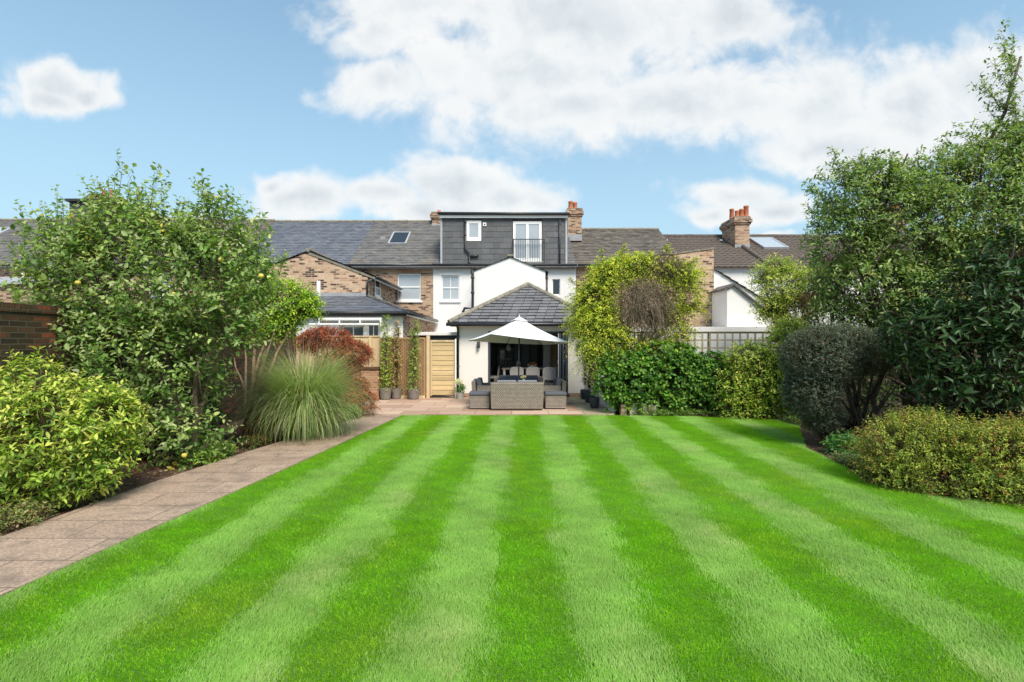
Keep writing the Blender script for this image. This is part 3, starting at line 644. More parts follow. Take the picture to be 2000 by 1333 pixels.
gutter(bh,[(gx+.33,YO-.05,gz-.28*sl-.02),(gx+.33,YM-.35,gz-.28*sl-.03)])
pipe(bh,[(gx+.3,YO+.1,gz-.3*sl),(gx+.02,YO-.05,gz-.28),(gx+.0,YO-.05,gz-.36),(gx+.0,YO-.05,3.35)],.04)
# extension with a lean-to slate roof round the outrigger
xe=wx(787,16.5); fy=16.5; zf=wz(609,16.3); zt=wz(580,YO)
we=(wx(626,fy),wx(656,fy),1.1,wz(643,fy)); w1=(wx(667,fy),wx(712,fy),1.1,wz(637,fy)); w2=(wx(717,fy),wx(741,fy),1.1,wz(634,fy)); w3=(wx(775,fy),wx(780,fy),1.2,wz(640,fy))
m=MB(); wall_open(m,xp-.9,xe,0,zf-.14,fy,[we,w1,w2,w3],.1); m.build('extension_wall',m_white,bh)
for w in (we,w1,w2): window(bh,*w,fy,'two',m_glass,sill=False,fr=.05,inset=.03)
window(bh,*w3,fy,'plain',m_glassdark,sill=False,fr=.012,inset=.03)
MB().quad((xe,fy,0),(xe,YM,0),(xe,YM,zf-.1),(xe,fy,zf-.1)).build('extension_side_wall',m_stock_pale,bh)
xo=xe+.16; fo=fy-.25
slates('extension_roof',[(xp-.9,fo,zf),(xo,fo,zf),(gx,YO,zt),(xp-.9,YO,zt)],m_sl,'blue',bh,seed=41,w=.3,row=.24)
slates('extension_roof',[(xo,fo,zf),(xo,YM,zf),(gx,YM,zt),(gx,YO,zt)],m_slw,'grey',bh,seed=42)
MB().tube([(xo,fo,zf+.02),(gx,YO,zt+.03)],.06,8).build('hip_tiles',m_slate_old,bh)
MB().box(xp-.9,xo,fo+.02,fo+.05,zf-.15,zf-.03).build('extension_fascia',m_grey,bh); MB().box(xo-.06,xo-.03,fo+.05,YM,zf-.14,zf-.03).build('side_fascia',m_white,bh)
gutter(bh,[(xp-.9,fo-.04,zf-.05),(xo+.06,fo-.04,zf-.05)],.055); gutter(bh,[(xo+.05,fo,zf-.05),(xo+.05,YM-.1,zf-.06)],.055)
MB().box(xp-.5,gx+.02,YO-.03,YO-.002,zt-.02,zt+.13).build('flashing',m_lead,bh)
m=MB()
for i in range(3):
    a=-6.1+i*.66; m.tube([(a,fy-.3,zf-.26),(a+.62,fy-.3,zf-.26)],.05,10)
m.tube([(-6.4,fy-.34,zf-.42),(-4.2,fy-.34,zf-.42)],.03,8)
for a in (-6.1,-5.45,-4.8,-4.15): m.box(a-.02,a+.02,fy-.34,fy-.003,zf-.46,zf-.2)
m.build('awning_roller',m_white,bh)
MB().box(wx(621,YO),wx(627,YO),YO-.12,YO-.003,zt-.1,wz(550,YO)).build('flue_pipe',m_white,bh)

# second brick house sharing the gable
x2=wx(455,YR-.0)*1.0; x2=-12.6
b2=simple_house(x2,xp-.006,ZR1,'blue',m_stock,'brick terraced house under smooth blue slates, left half of the wide gable',[(-11.9,-10.9,3.6,4.9)],51)
m=MB(); m.quad((2*xp-gx,YO,0),(xp-.003,YO,0),(xp-.003,YO,gza),(2*xp-gx,YO,gz)); m.quad((2*xp-gx,YO,0),(2*xp-gx,YO,gz),(2*xp-gx,YM,gz),(2*xp-gx,YM,0)); m.build('outrigger_wall',m_stock_pale,b2)
slates('outrigger_roof',[(2*xp-gx-.28,YM,gz-.28*sl+.02),(2*xp-gx-.28,YO-.06,gz-.28*sl+.02),(xp-.003,YO-.06,gza+.02),(xp-.003,YM,gza+.02)],m_slw,'grey',b2,seed=53)
MB().tube([(xp-.003,YO-.08,gza+.05),(xp-.003,YM,gza+.05)],.08,8).build('outrigger_ridge',m_ridge,b2)
# third, fourth and fifth
b3=simple_house(-17.4,x2-.006,wz(432,YR),'brown',m_stock,'brick terraced house with brownish roof partly hidden by the apple tree crown',[(-16.2,-15.2,3.6,4.9)],61,m_slw)
b4=simple_house(-22.3,-17.406,wz(431,YR),'grey',m_stock,'brick terraced house with dormer and chimney behind the apple tree',[(-21.2,-20.2,3.6,4.9)],71,m_slw)
m=MB(); m.box(-20.4,-18.2,23.6,27.5,eave_z(wz(431,YR),23.6),wz(400,24)); m.build('dormer',m_clad,b4); MB().box(-20.5,-18.1,23.45,27.6,wz(400,24)+.003,wz(400,24)+.12).build('dormer_roof',m_black,b4)
chimney(b4,-21.9,-20.8,26.6,27.6,7.6,wz(386,27),[(-21.5,27,.35,.12),(-21.1,27,.35,.12)])
b5=simple_house(-31.5,-22.306,wz(431,YR),'grey',m_stock,'brick terraced house above the old garden wall at the left edge',[(-23.6,-22.75,3.3,4.7)],81,m_slw)
rooflight(b5,-27.2,-25.6,24.9,26.3,wz(431,YR),m_skyl)
pipe(b5,[(wx(45,22.7),22.7,ZE-.3),(wx(45,22.7),22.7,2.0)],.06,m_white)
m=MB(); m.prism([(-24.2,20.5,wz(556,20.5)),(-19.4,20.5,wz(556,20.5)),(-19.4,20.5,0),(-24.2,20.5,0)],(0,2.2,0)); m.build('outhouse_wall',m_stock,b5)
m=MB(); m.prism([(-24.3,20.3,wz(556,20.4)),(-19.3,20.3,wz(556,20.4)),(-19.3,20.3,wz(552,20.4)),(-24.3,20.3,wz(552,20.4))],(0,2.4,.5)); m.build('outhouse_roof',m_greyfl,b5)

# ------------------------------------------------------------ neighbours on the right
ZQ=wz(450,YR); xq=7.8
r1=thing('terraced_house',(5,YM,0),'brick terraced house with sagging grey slate roof behind the climbing vine','house')
shell(r1,XR+.006,xq,ZQ,m_stock,[]); slates('roof_slope',[(XR+.006,YM-.25,eave_z(ZQ,YM-.25)),(xq,YM-.25,eave_z(ZQ,YM-.25)),(xq,YR,ZQ),(XR+.006,YR,ZQ)],m_slw,'brown',r1,seed=91,t=.024,row=.21)
rear_roof(r1,XR+.006,xq,ZQ); ridge_tiles(r1,XR+.6,xq,ZQ+.02)
gutter(r1,[(XR+.05,YM-.3,ZE-.04),(xq,YM-.3,ZE-.04)])
rx=wx(1394,YO)
m=MB(); rl=3.4; zl=wz(500,YO)-.35
m.quad((rl,YO,0),(rx,YO,0),(rx,YO,wz(487,YO)),(wx(1308,YO),YO,wz(499,YO)),(rl,YO,zl)); m.quad((rx,YO,0),(rx,YM,0),(rx,YM,wz(487,YO)),(rx,YO,wz(487,YO))); m.quad((rl,YO,0),(rl,YO,zl),(rl,YM,zl),(rl,YM,0)); m.quad((rl,YO,zl),(rx,YO,wz(487,YO)-.05),(rx,YM,wz(487,YO)-.05),(rl,YM,zl))
m.build('outrigger_wall',m_stock_pale,r1)
m=MB(); m.prism([(wx(1308,YO),YO-.03,wz(499,YO)+.002),(rx+.03,YO-.03,wz(487,YO)+.002),(rx+.03,YO-.03,wz(485,YO)+.02),(wx(1308,YO),YO-.03,wz(497,YO)+.02)],(0,.3,0)); m.build('coping',m_ridge,r1)
m=MB(); m.box(ex1+.12,8.7,16.6,YO-.01,0,wz(639,16.6)); m.build('extension',m_render,r1)
ZP=wz(463,YR)
r2=thing('terraced_house',(9.6,YM,0),'terraced house with dark ribbed roof tiles and white rendered wing left of the big tree','house')
xr2=11.4
shell(r2,xq+.006,xr2,ZP,m_render,[]); pantiles('roof_slope',[(xq+.006,YM-.25,eave_z(ZP,YM-.25)),(xr2,YM-.25,eave_z(ZP,YM-.25)),(xr2,YR,ZP),(xq+.006,YR,ZP)],r2); rear_roof(r2,xq+.006,xr2,ZP); ridge_tiles(r2,xq+.05,xr2,ZP+.03,m_pan)
for px,pz in ((1301,474),(1408,474)):
    y=26.3; MB().obox((wx(px,y),y,eave_z(ZP,y)+.07),(.14,.12,.06)).build('roof_vent',m_white,r2)
m=MB(); zA,zB=wz(527,YO),wz(580,YO); xB=wx(1480,YO); s2=(zA-zB)/(xB-rx)
xw=xB+.5; m.quad((rx+.003,YO,0),(xw,YO,0),(xw,YO,zA-s2*(xw-rx)),(rx+.003,YO,zA)); m.quad((xw,YO,0),(xw,YM,0),(xw,YM,zA-s2*(xw-rx)),(xw,YO,zA-s2*(xw-rx))); m.build('outrigger_wall',m_render,r2)
pantiles('outrigger_roof',[(xw+.15,YO-.08,zA-s2*(xw+.15-rx)),(xw+.15,YM+1,zA-s2*(xw+.15-rx)),(rx+.003,YM+1,zA),(rx+.003,YO-.08,zA)],r2)
fy2=17.1; xa,xap,xb=wx(1420,fy2),wx(1431,fy2),wx(1500,fy2); zpk=wz(559,fy2); zl2=wz(566,fy2); s3=(wz(559,fy2)-wz(600,fy2))/(wx(1482,fy2)-xap)
m=MB(); zb2=zpk-s3*(xb-xap); m.quad((xa,fy2,0),(xb,fy2,0),(xb,fy2,zb2),(xap,fy2,zpk),(xa,fy2,zl2)); m.quad((xa,fy2,0),(xa,fy2,zl2),(xa,YO-.01,zl2),(xa,YO-.01,0)); m.quad((xb,fy2,0),(xb,YO,0),(xb,YO,zb2),(xb,fy2,zb2)); m.build('extension_wall',m_render,r2)
m=MB(); m.prism([(xap,fy2-.1,zpk+.005),(xb+.15,fy2-.1,zb2-.15*s3+.005),(xb+.15,fy2-.1,zb2-.15*s3+.07),(xap,fy2-.1,zpk+.08),(xa-.1,fy2-.1,zl2+.02),(xa-.1,fy2-.1,zl2-.03)],(0,YO-fy2+.1,0)); m.build('extension_roof',m_slate_old,r2)
MB().box(wx(1444,fy2),wx(1456,fy2),fy2-.02,fy2-.002,wz(643,fy2),wz(640,fy2)).build('air_vent',m_lead,r2)
chimney(r2,wx(1436,25.3),wx(1464,25.3),25.3,26.9,eave_z(ZP,25.3)-.15,wz(425,25.3),[(wx(1441,25.6),25.7,.38,.11),(wx(1450,25.6),25.7,.46,.12),(wx(1459,25.6),25.7,.62,.13),(wx(1441,25.6),26.3,.62,.12),(wx(1458,25.6),26.4,.45,.12)],label='wide brick chimney with five orange pots')
ZS=wz(463,YR)
r3=thing('terraced_house',(15,YM,0),'terraced house with dark ribbed roof tiles and white rooflight beside the big tree','house')
shell(r3,xr2+.006,18.5,ZS,m_render,[]); pantiles('roof_slope',[(xr2+.006,YM-.25,eave_z(ZS,YM-.25)),(18.5,YM-.25,eave_z(ZS,YM-.25)),(18.5,YR,ZS),(xr2+.006,YR,ZS)],r3); rear_roof(r3,xr2+.006,18.5,ZS); ridge_tiles(r3,xr2+.05,18.5,ZS+.03,m_pan)
MB().tube([(xr2+.003,YM-.25,eave_z(ZS,YM-.25)+.07),(xr2+.003,YR,ZS+.07)],.1,8).build('party_ridge',m_pan,r3)
rooflight(r3,wx(1480,25.6),wx(1528,25.6),25.0,26.7,ZS,m_skyl,lift=.13)
r4=simple_house(18.506,27.5,wz(462,YR),'brown',m_stock,'terraced house at the far right end of the row, almost hidden by the big tree',[],95,m_slw)
chimney(r4,wx(1742,26),wx(1765,26),25.8,26.8,7.0,wz(412,26),[(wx(1750,26),26.3,.4,.12),(wx(1758,26),26.3,.4,.12)])
# ------------------------------------------------------------ ground, lawn, paths
rg=np.random.RandomState(101)
def soilmat():
    m,T,b=pbsdf('soil'); tc=T.new('ShaderNodeTexCoord').outputs['Object']
    n=T.new('ShaderNodeTexNoise', ins={'Vector':tc,'Scale':7.0,'Detail':9.0,'Roughness':.75}).outputs[0]
    c=T.ramp(n,[(.3,(.045,.028,.018)),(.5,(.10,.06,.04)),(.7,(.17,.10,.07))]); T.l.new(c,b.inputs['Base Color']); b.inputs['Roughness'].default_value=.95
    bp=T.new('ShaderNodeBump', ins={'Height':n,'Strength':1.0,'Distance':.04}); T.l.new(bp.outputs[0],b.inputs['Normal']); return m
m_soil=soilmat()
MB().quad((-400,-60,-.03),(400,-60,-.03),(400,600,-.03),(-400,600,-.03)).build('ground',m_soil)
D.objects['ground']['kind']='structure'
LAWN=[(-4.05,.3),(-3.67,3.67),(-3.28,7.0),(-2.72,12.56),(2.5,12.56),(4.6,12.35),(6.6,11.8),(5.75,10.2),(5.05,8.8),(4.85,7.5),(4.6,6.6),(4.9,6.1),(5.9,5.6),(9.0,4.9),(9.5,.3)]
def pip(px,py,poly):
    ins=np.zeros(px.shape,bool); n=len(poly)
    for i in range(n):
        x1,y1=poly[i]; x2,y2=poly[(i+1)%n]
        c=((y1>py)!=(y2>py))&(px<(x2-x1)*(py-y1)/(y2-y1+1e-12)+x1); ins^=c
    return ins
def lawnmat():
    m,T,b=pbsdf('lawn_turf'); tc=T.new('ShaderNodeTexCoord').outputs['Object']
    n=T.new('ShaderNodeTexNoise', ins={'Vector':tc,'Scale':60.0,'Detail':4.0}).outputs[0]
    c=T.ramp(n,[(.35,(.045,.12,.012)),(.65,(.09,.21,.02))]); T.l.new(c,b.inputs['Base Color']); b.inputs['Roughness'].default_value=.9; return m
o=MB().quad(*[(x,y,0.0) for x,y in LAWN]).build('lawn',lawnmat()); o['kind']='structure'
def stripe(x,y,wob=None):
    s=(x-.30-.0307*y)/.545
    s=s+.07*np.sin(y*2.1+np.floor(s)*1.7)+.05*np.sin(y*5.3+x*2+1)+.05*np.sin(y*11.7+x*7)
    if wob is not None: s=s+wob
    return np.mod(s,2.0)>.90     # True: leaning towards the viewer
def col_attr(me, c4):
    a=me.color_attributes.new('Col','FLOAT_COLOR','POINT'); a.data.foreach_set('color',np.ascontiguousarray(c4,np.float32).ravel())
def npmesh(name,V,F4=None,F3=None,C=None,mat=None,parent=None,origin=None,smooth=False):
    me=D.meshes.new(name); nv=len(V); me.vertices.add(nv); me.vertices.foreach_set('co',V.astype(np.float32).ravel())
    f4=0 if F4 is None else len(F4); f3=0 if F3 is None else len(F3)
    me.loops.add(f4*4+f3*3); me.polygons.add(f4+f3)
    idx=np.concatenate([x.ravel() for x in (F4,F3) if x is not None]).astype(np.int32)
    me.loops.foreach_set('vertex_index',idx)
    st=np.concatenate([np.arange(f4)*4, f4*4+np.arange(f3)*3]).astype(np.int32); me.polygons.foreach_set('loop_start',st)
    me.update(calc_edges=True)
    if C is not None: col_attr(me,np.concatenate([C,np.ones((nv,1))],1))
    return link_mesh(name,me,mat,parent,origin,smooth)
def unit(a): return a/np.maximum(np.linalg.norm(a,axis=-1,keepdims=True),1e-9)
def grass():
    Vs=[];F3=[];Cs=[];base=0
    for y0,y1,dens,wd,three in ((1.9,3.6,19000,.0034,True),(3.6,5.2,15000,.0038,True),(5.2,7.5,11000,.0046,False),(7.5,10,9000,.0052,False),(10,12.6,8000,.0056,False)):
        X0,X1=-4.2,9.0; X1=min(9,y1*1.15+1.7); X0=max(-4.2,-y1*1.15-1.7)
        n=int((y1-y0)*(X1-X0)*dens); x=rg.uniform(X0,X1,n); y=rg.uniform(y0,y1,n)
        k=pip(x+rg.normal(0,.014,n)+.014*np.sin(y*3.1)+.010*np.sin(y*9.7),y+rg.normal(0,.012,n)+.012*np.sin(x*4.3),LAWN)&(np.abs(x)<y*1.12+1.7); x=x[k];y=y[k];n=len(x)
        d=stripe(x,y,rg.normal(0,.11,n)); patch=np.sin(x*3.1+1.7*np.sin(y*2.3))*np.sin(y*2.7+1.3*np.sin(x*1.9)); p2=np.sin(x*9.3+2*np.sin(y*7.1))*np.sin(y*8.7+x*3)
        h=rg.uniform(.018,.032,n)*(1+.14*p2); tall=rg.rand(n)<.006; h[tall]*=rg.uniform(1.3,1.9,tall.sum())
        lean=np.where(d,-1.0,1.0)*(1+.25*patch); A=np.stack([rg.normal(0,.5,n),lean*.5+rg.normal(0,.42,n),np.full(n,1.0)],1)
        A[:,0]+=.0307*lean; A[d,2]*=1.25
        A=unit(A); L=h/np.maximum(A[:,2],.45)
        S=unit(np.stack([rg.normal(1,.35,n),rg.normal(0,.6,n),np.zeros(n)],1)); w=wd*rg.uniform(.7,1.3,n)
        P=np.stack([x,y,np.zeros(n)],1); tip=P+A*L[:,None]; tip[:,2]-=rg.uniform(0,.006,n); tip[:,1]+=lean*.006
        g=rg.rand(n,1)
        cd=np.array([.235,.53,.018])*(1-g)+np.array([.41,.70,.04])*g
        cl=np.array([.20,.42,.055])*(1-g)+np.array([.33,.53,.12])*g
        # stripe tints put the light off the leaning blades into the blade colour
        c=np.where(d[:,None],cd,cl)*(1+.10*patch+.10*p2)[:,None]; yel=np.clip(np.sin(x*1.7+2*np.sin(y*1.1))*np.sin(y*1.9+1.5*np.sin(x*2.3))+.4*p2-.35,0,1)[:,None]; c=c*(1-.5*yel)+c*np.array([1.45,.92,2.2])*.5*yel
        straw=rg.rand(n)<.012+.02*(p2>.7); c[straw]=np.array([.34,.30,.12])*rg.uniform(.6,1.1,(straw.sum(),1))
        if three:
            mid=P+A*(L*.55)[:,None]*np.array([.8,.8,1.06])
            V=np.stack([P-S*w[:,None]/2,P+S*w[:,None]/2,mid+S*w[:,None]*.45,mid-S*w[:,None]*.45,tip],1); nvp=5
            f=np.array([[0,1,2],[0,2,3],[3,2,4]])
        else:
            V=np.stack([P-S*w[:,None]/2,P+S*w[:,None]/2,tip],1); nvp=3; f=np.array([[0,1,2]])
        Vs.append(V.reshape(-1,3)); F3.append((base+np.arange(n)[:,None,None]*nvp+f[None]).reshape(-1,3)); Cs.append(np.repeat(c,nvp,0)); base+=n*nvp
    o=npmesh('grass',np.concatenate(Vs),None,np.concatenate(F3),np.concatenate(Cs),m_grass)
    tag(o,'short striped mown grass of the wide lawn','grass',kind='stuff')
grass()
m_path=bricky('path_slab',[(0,(.39,.285,.215)),(.5,(.43,.315,.24)),(1,(.47,.35,.265))],(.15,.115,.09),bw=.92,rh=.47,ms=.006,bump=.8,grime=((.19,.15,.12),3.5,.47,.75),fine=.75,off=.45)
m_patio=bricky('patio_slab',[(0,(.34,.21,.155)),(.35,(.46,.31,.23)),(.65,(.52,.37,.28)),(1,(.56,.43,.31))],(.22,.17,.12),bw=.92,rh=.60,ms=.012,bump=.4,grime=((.30,.23,.17),1.0,.55,.5),fine=.2,off=.4)
m_patio2=bricky('buff_patio_slab',[(0,(.36,.30,.19)),(.5,(.44,.37,.24)),(1,(.50,.42,.28))],(.20,.16,.11),bw=.60,rh=.60,ms=.012,bump=.4,grime=((.30,.25,.17),1.0,.55,.5),fine=.2)
pth=[(-4.0,.3),(-3.64,3.67),(-3.25,7.0),(-2.69,12.56),(-2.75,12.58),(-3.55,12.58),(-3.66,12.0),(-3.95,10.4),(-4.32,8.45),(-4.62,6.46),(-4.72,4.8),(-5.0,.3)]
o=MB().prism([(x,y,-.05) for x,y in pth],(0,0,.072)).build('path',m_path); o['kind']='structure'
o=MB().prism([(-4.3,12.585,-.05),(1.75,12.585,-.05),(1.75,YE-.07,-.05),(-1.9,YE-.07,-.05),(-1.9,17.6,-.05),(-4.3,17.6,-.05)],(0,0,.08)).build('patio',m_patio); o['kind']='structure'
o=MB().box(1.754,2.52,12.585,YE-.07,-.05,.031).build('patio_edging',m_patio2); o['kind']='structure'

# ------------------------------------------------------------ garden walls, fences, gate
o=MB(); o.box(-6.75,-6.4,2.0,15.2,-.05,2.2); gw=thing('garden_wall',(-6.55,8,0),'tall old red brick garden wall with mossy dark patches, left border','wall')
o.build('wall_face',m_red,gw,bevel=.012,seg=2); m=MB()
y=2.0
while y<15.1: m.box(-6.77,-6.38,y+.004,y+.071,2.204,2.32+rs.uniform(-.006,.006)); y+=.075
m.build('coping',m_red,gw)
lw=thing('garden_wall',(-5,15.9,0),'low orange brick wall with dark coping behind the red maple','wall')
MB().box(-6.3,-4.1,15.75,15.97,-.02,.95).build('wall_face',m_redlow,lw); MB().box(-6.33,-4.06,15.71,16.0,.953,1.03).build('coping',m_red,lw,bevel=.012,seg=2)
fn=thing('garden_fence',(-5,16.2,0),'pale softwood board fence with posts behind the low brick wall','fence')
MB().box(-7.2,-4.18,16.16,16.19,.05,1.96).build('board_panel',m_wood,fn); MB().box(-7.2,-4.18,16.13,16.21,1.962,2.0).build('capping',m_wood,fn)
for x in (-6.6,-5.25,-4.45): MB().box(x-.045,x+.045,16.07,16.155,.0,1.94).build('post',m_wood,fn,bevel=.006,seg=1)
lt=thing('lattice_fence',(-3.4,16.2,0),'diagonal lattice trellis panel on the fence between pots and gate','trellis')
x0,x1,z0,z1,yl=-4.12,-2.76,.12,1.94,16.12
MB().box(x0-.03,x1+.03,16.17,16.2,0.05,1.9).build('backing_boards',m_woodlat,lt)
m=MB(); st=.115
def lat(sgn,y):
    c=-3.0
    while c<6:
        # line x = x0 + c + sgn*(z-z0) clipped to the panel
        pts=[]
        za=z0;zb=z1
        xa=x0+c+sgn*(za-z0); xb=x0+c+sgn*(zb-z0)
        if sgn>0:
            if xa<x0: za=z0+(x0-x0-c); xa=x0
            if xb>x1: zb=z0+(x1-x0-c); xb=x1
        else:
            if xa>x1: za=z0+(x0+c-x1); xa=x1
            if xb<x0: zb=z0+c; xb=x0
        if zb-za>.02 and za<z1 and zb>z0:
            mid=Vector(((xa+xb)/2,y,(za+zb)/2)); L=math.hypot(xb-xa,zb-za)
            m.obox(mid,(.022,.008,L),Matrix.Rotation(sgn*math.radians(45),3,'Y'))
        c+=st
lat(1,yl); lat(-1,yl-.012); m.build('lattice',m_woodlat,lt)
m=MB(); m.box(x0-.04,x0,yl-.02,yl+.02,z0,z1); m.box(x1,x1+.04,yl-.02,yl+.02,z0,z1); m.box(x0,x1,yl-.022,yl+.018,z1-.04,z1); m.build('frame',m_woodlat,lt)
MB().box(x0-.03,x1+.03,yl-.03,yl+.02,.03,.115).build('gravel_board',m_wood,lt)
gt=thing('garden_gate',(-2.2,16.2,0),'pale softwood gate of horizontal boards beside the black downpipe','gate')
gx0,gx1=wx(841,16.2),wx(889,16.2)
m=MB(); n=11; hh=(1.83-.12)/n
for i in range(n):
    z=.12+i*hh; m.box(gx0+.04,gx1-.03,16.16,16.18+.004*(i%2),z+.008,z+hh-.004)
m.build('board_panel',m_woodh,gt,bevel=.003,seg=1)
m=MB(); m.box(gx0,gx0+.045,16.14,16.2,.1,1.86); m.box(gx1-.03,gx1,16.14,16.2,.1,1.86); m.box(gx0+.046,gx1-.031,16.135,16.2,1.80,1.86); m.build('frame',m_wood,gt,bevel=.003,seg=1)
m=MB()
for i in range(n):
    for xx in (gx0+.07,gx1-.06): m.lathe((xx,16.152,.12+(i+.5)*hh),[(.006,0),(.006,.008)],6)
m.build('screw',m_black,gt)
MB().box(gx0-.12,gx0-.015,16.1,16.22,-.02,2.0).build('post',m_wood,gt,bevel=.008,seg=1)
MB().box(gx1+.005,gx1+.04,16.1,16.22,-.02,1.9).build('post',m_white,gt)
wb=thing('boundary_wall',(2.6,14.5,0),'low white painted boundary wall beside the row of dark pots','wall')
MB().box(2.53,2.63,13.0,YE-.02,-.03,.8).build('wall_face',m_render,wb,bevel=.01,seg=1)
sp=thing('stone_edging',(2.8,12.75,0),'short pale stone block border end at the patio corner','stone blocks')
for i,(x,w,h) in enumerate(((2.68,.16,.26),(2.90,.2,.3),(3.13,.2,.28),(3.36,.2,.24))): MB().box(x,x+w,12.62,12.8,-.02,h).build('stone_block',m_stone if i else m_stock,sp,bevel=.02,seg=2)
tr=thing('trellis_fence',(4.6,13.4,0),'weathered square trellis fence above the climbing hedge','fence')
ty=13.35; tz1=wz(650,ty); tz0=.1; tx0,tx1=wx(1195,ty),wx(1520,ty)+.9
m=MB(); x=tx0
while x<=tx1: m.box(x-.021,x+.021,ty,ty+.014,tz0,tz1); x+=.197
for z in (tz1-.012,tz1-.205,tz1-.41,tz1-.62): m.box(tx0,tx1,ty+.0155,ty+.03,z-.019,z+.019)
m.build('lattice',m_woodold,tr); MB().box(tx0,tx1,ty-.015,ty+.045,tz1+.003,tz1+.022).build('top_rail',m_woodold,tr)
MB().box(tx0,tx1,ty+.11,ty+.13,-.02,1.42).build('board_panel',m_wooddark,tr)
for x in (wx(1387,ty),wx(1250,ty),wx(1524,ty)): MB().box(x-.035,x+.035,ty+.032,ty+.10,-.03,tz1-.001).build('post',m_woodold,tr)

bf=thing('garden_fence',(12,15.4,0),'dark weathered board fence behind the border shrubs on the right','fence')
MB().box(8.75,20,15.4,15.43,-.02,1.95).build('board_panel',m_wooddark,bf)
for i in range(7): MB().box(8.8+i*1.8,8.9+i*1.8,15.3,15.395,-.02,2.0).build('post',m_woodold,bf)

# ------------------------------------------------------------ patio furniture
def rot_local(cx,cy,ang):
    c,s=math.cos(ang),math.sin(ang)
    return lambda v: Vector((cx+v.x*c-v.y*s, cy+v.x*s+v.y*c, v.z))
def sofa(x,y,ang,w,d,h,label,n,cl,cb,group='rattan seats around the patio table'):
    """local frame: front of the seat towards -y, back panel at +y; origin on the floor"""
    t=thing('rattan_sofa',(x,y,.03),label,'sofa',group); R=rot_local(x,y,ang); z=.03; a=.14
    m=MB(); m.box(-w/2,w/2,d/2-.11,d/2,z+.03,z+h); m.xf(lambda v: Vector((v.x*(1+.04*(v.z-.3)),v.y+.10*max(0,v.z-.35),v.z))).xf(R).build('back_panel',m_rattan,t,bevel=.025,seg=3)
    for s in (-1,1):
        m=MB(); x0,x1=(-w/2,-w/2+a) if s<0 else (w/2-a,w/2); m.box(x0,x1,-d/2,d/2-.115,z+.03,z+h*.82); m.xf(R).build('armrest',m_rattan,t,bevel=.02,seg=3)
    m=MB(); m.box(-w/2+a+.002,w/2-a-.002,-d/2+.02,d/2-.115,z+.03,z+.30); m.xf(R).build('seat_base',m_rattan,t,bevel=.012,seg=2)
    cw=(w-2*a)/n
    for i in range(n):
        x0=-w/2+a+i*cw
        m=MB(); m.box(x0+.006,x0+cw-.006,-d/2+.01,d/2-.14,z+.303,z+.42); m.xf(R).build('seat_cushion',cl,t,bevel=.035,seg=3,smooth=True)
        m=MB(); m.box(x0+.01,x0+cw-.01,d/2-.27,d/2-.13,z+.42,z+h+.055); m.xf(lambda v: Vector((v.x,v.y+.16*max(0,v.z-.4),v.z+ -.02*abs(v.x-(x0+cw/2))/cw))).xf(R).build('back_cushion',cb,t,bevel=.045,seg=3,smooth=True)
    for sx in (-1,1):
        for sy in (-1,1): MB().box(sx*(w/2-.06)-.025,sx*(w/2-.06)+.025,sy*(d/2-.08)-.025,sy*(d/2-.08)+.025,0.031,.07).xf(R).build('foot',m_black,t)
    return t
sofa(.13,13.62,math.pi,1.36,.72,.73,'two seat rattan sofa seen from behind, in front of the table',2,m_cushl,m_cushl)
sofa(.2,15.55,0,1.5,.72,.70,'rattan sofa with charcoal cushions behind the table, against the open doors',2,m_cush,m_cush)
sofa(-.78,14.75,math.pi/2,1.15,.62,.68,'rattan sofa on the left of the patio table with charcoal back cushion',2,m_cush,m_cush)
sofa(1.16,14.75,-math.pi/2,1.15,.62,.68,'rattan sofa on the right of the patio table next to the folded doors',2,m_cush,m_cush)
def ottoman(x,y,w,label):
    t=thing('rattan_footstool',(x,y,.03),label,'footstool','rattan footstools on the patio')
    MB().box(x-w/2,x+w/2,y-.24,y+.24,.055,.38).build('base',m_rattan,t,bevel=.018,seg=3)
    MB().box(x-w/2-.015,x+w/2+.015,y-.255,y+.255,.383,.48).build('cushion',m_cush,t,bevel=.035,seg=3,smooth=True)
    for sx in (-1,1):
        for sy in (-1,1): MB().box(x+sx*(w/2-.04)-.02,x+sx*(w/2-.04)+.02,y+sy*.2-.02,y+sy*.2+.02,.031,.056).build('foot',m_black,t)
ottoman(-.855,13.72,.53,'rattan footstool with charcoal cushion left of the front sofa'); ottoman(1.155,13.72,.55,'rattan footstool with charcoal cushion right of the front sofa')
ottoman(-.80,14.0+.02+.25,.4,'small rattan footstool tucked behind the left footstool') if False else None
t=thing('patio_table',(.19,14.55,.03),'square rattan patio table with parasol pole through it','table')
MB().box(-.28,.66,14.12,14.98,.60,.64).build('table_top',m_glass,t,bevel=.008,seg=2); MB().box(-.24,.62,14.16,14.94,.50,.597).build('apron',m_rattan,t,bevel=.01,seg=2)
for x in (-.2,.58):
    for y in (14.2,14.9): MB().box(x-.035,x+.035,y-.035,y+.035,.031,.497).build('leg',m_rattan,t,bevel=.006,seg=1)
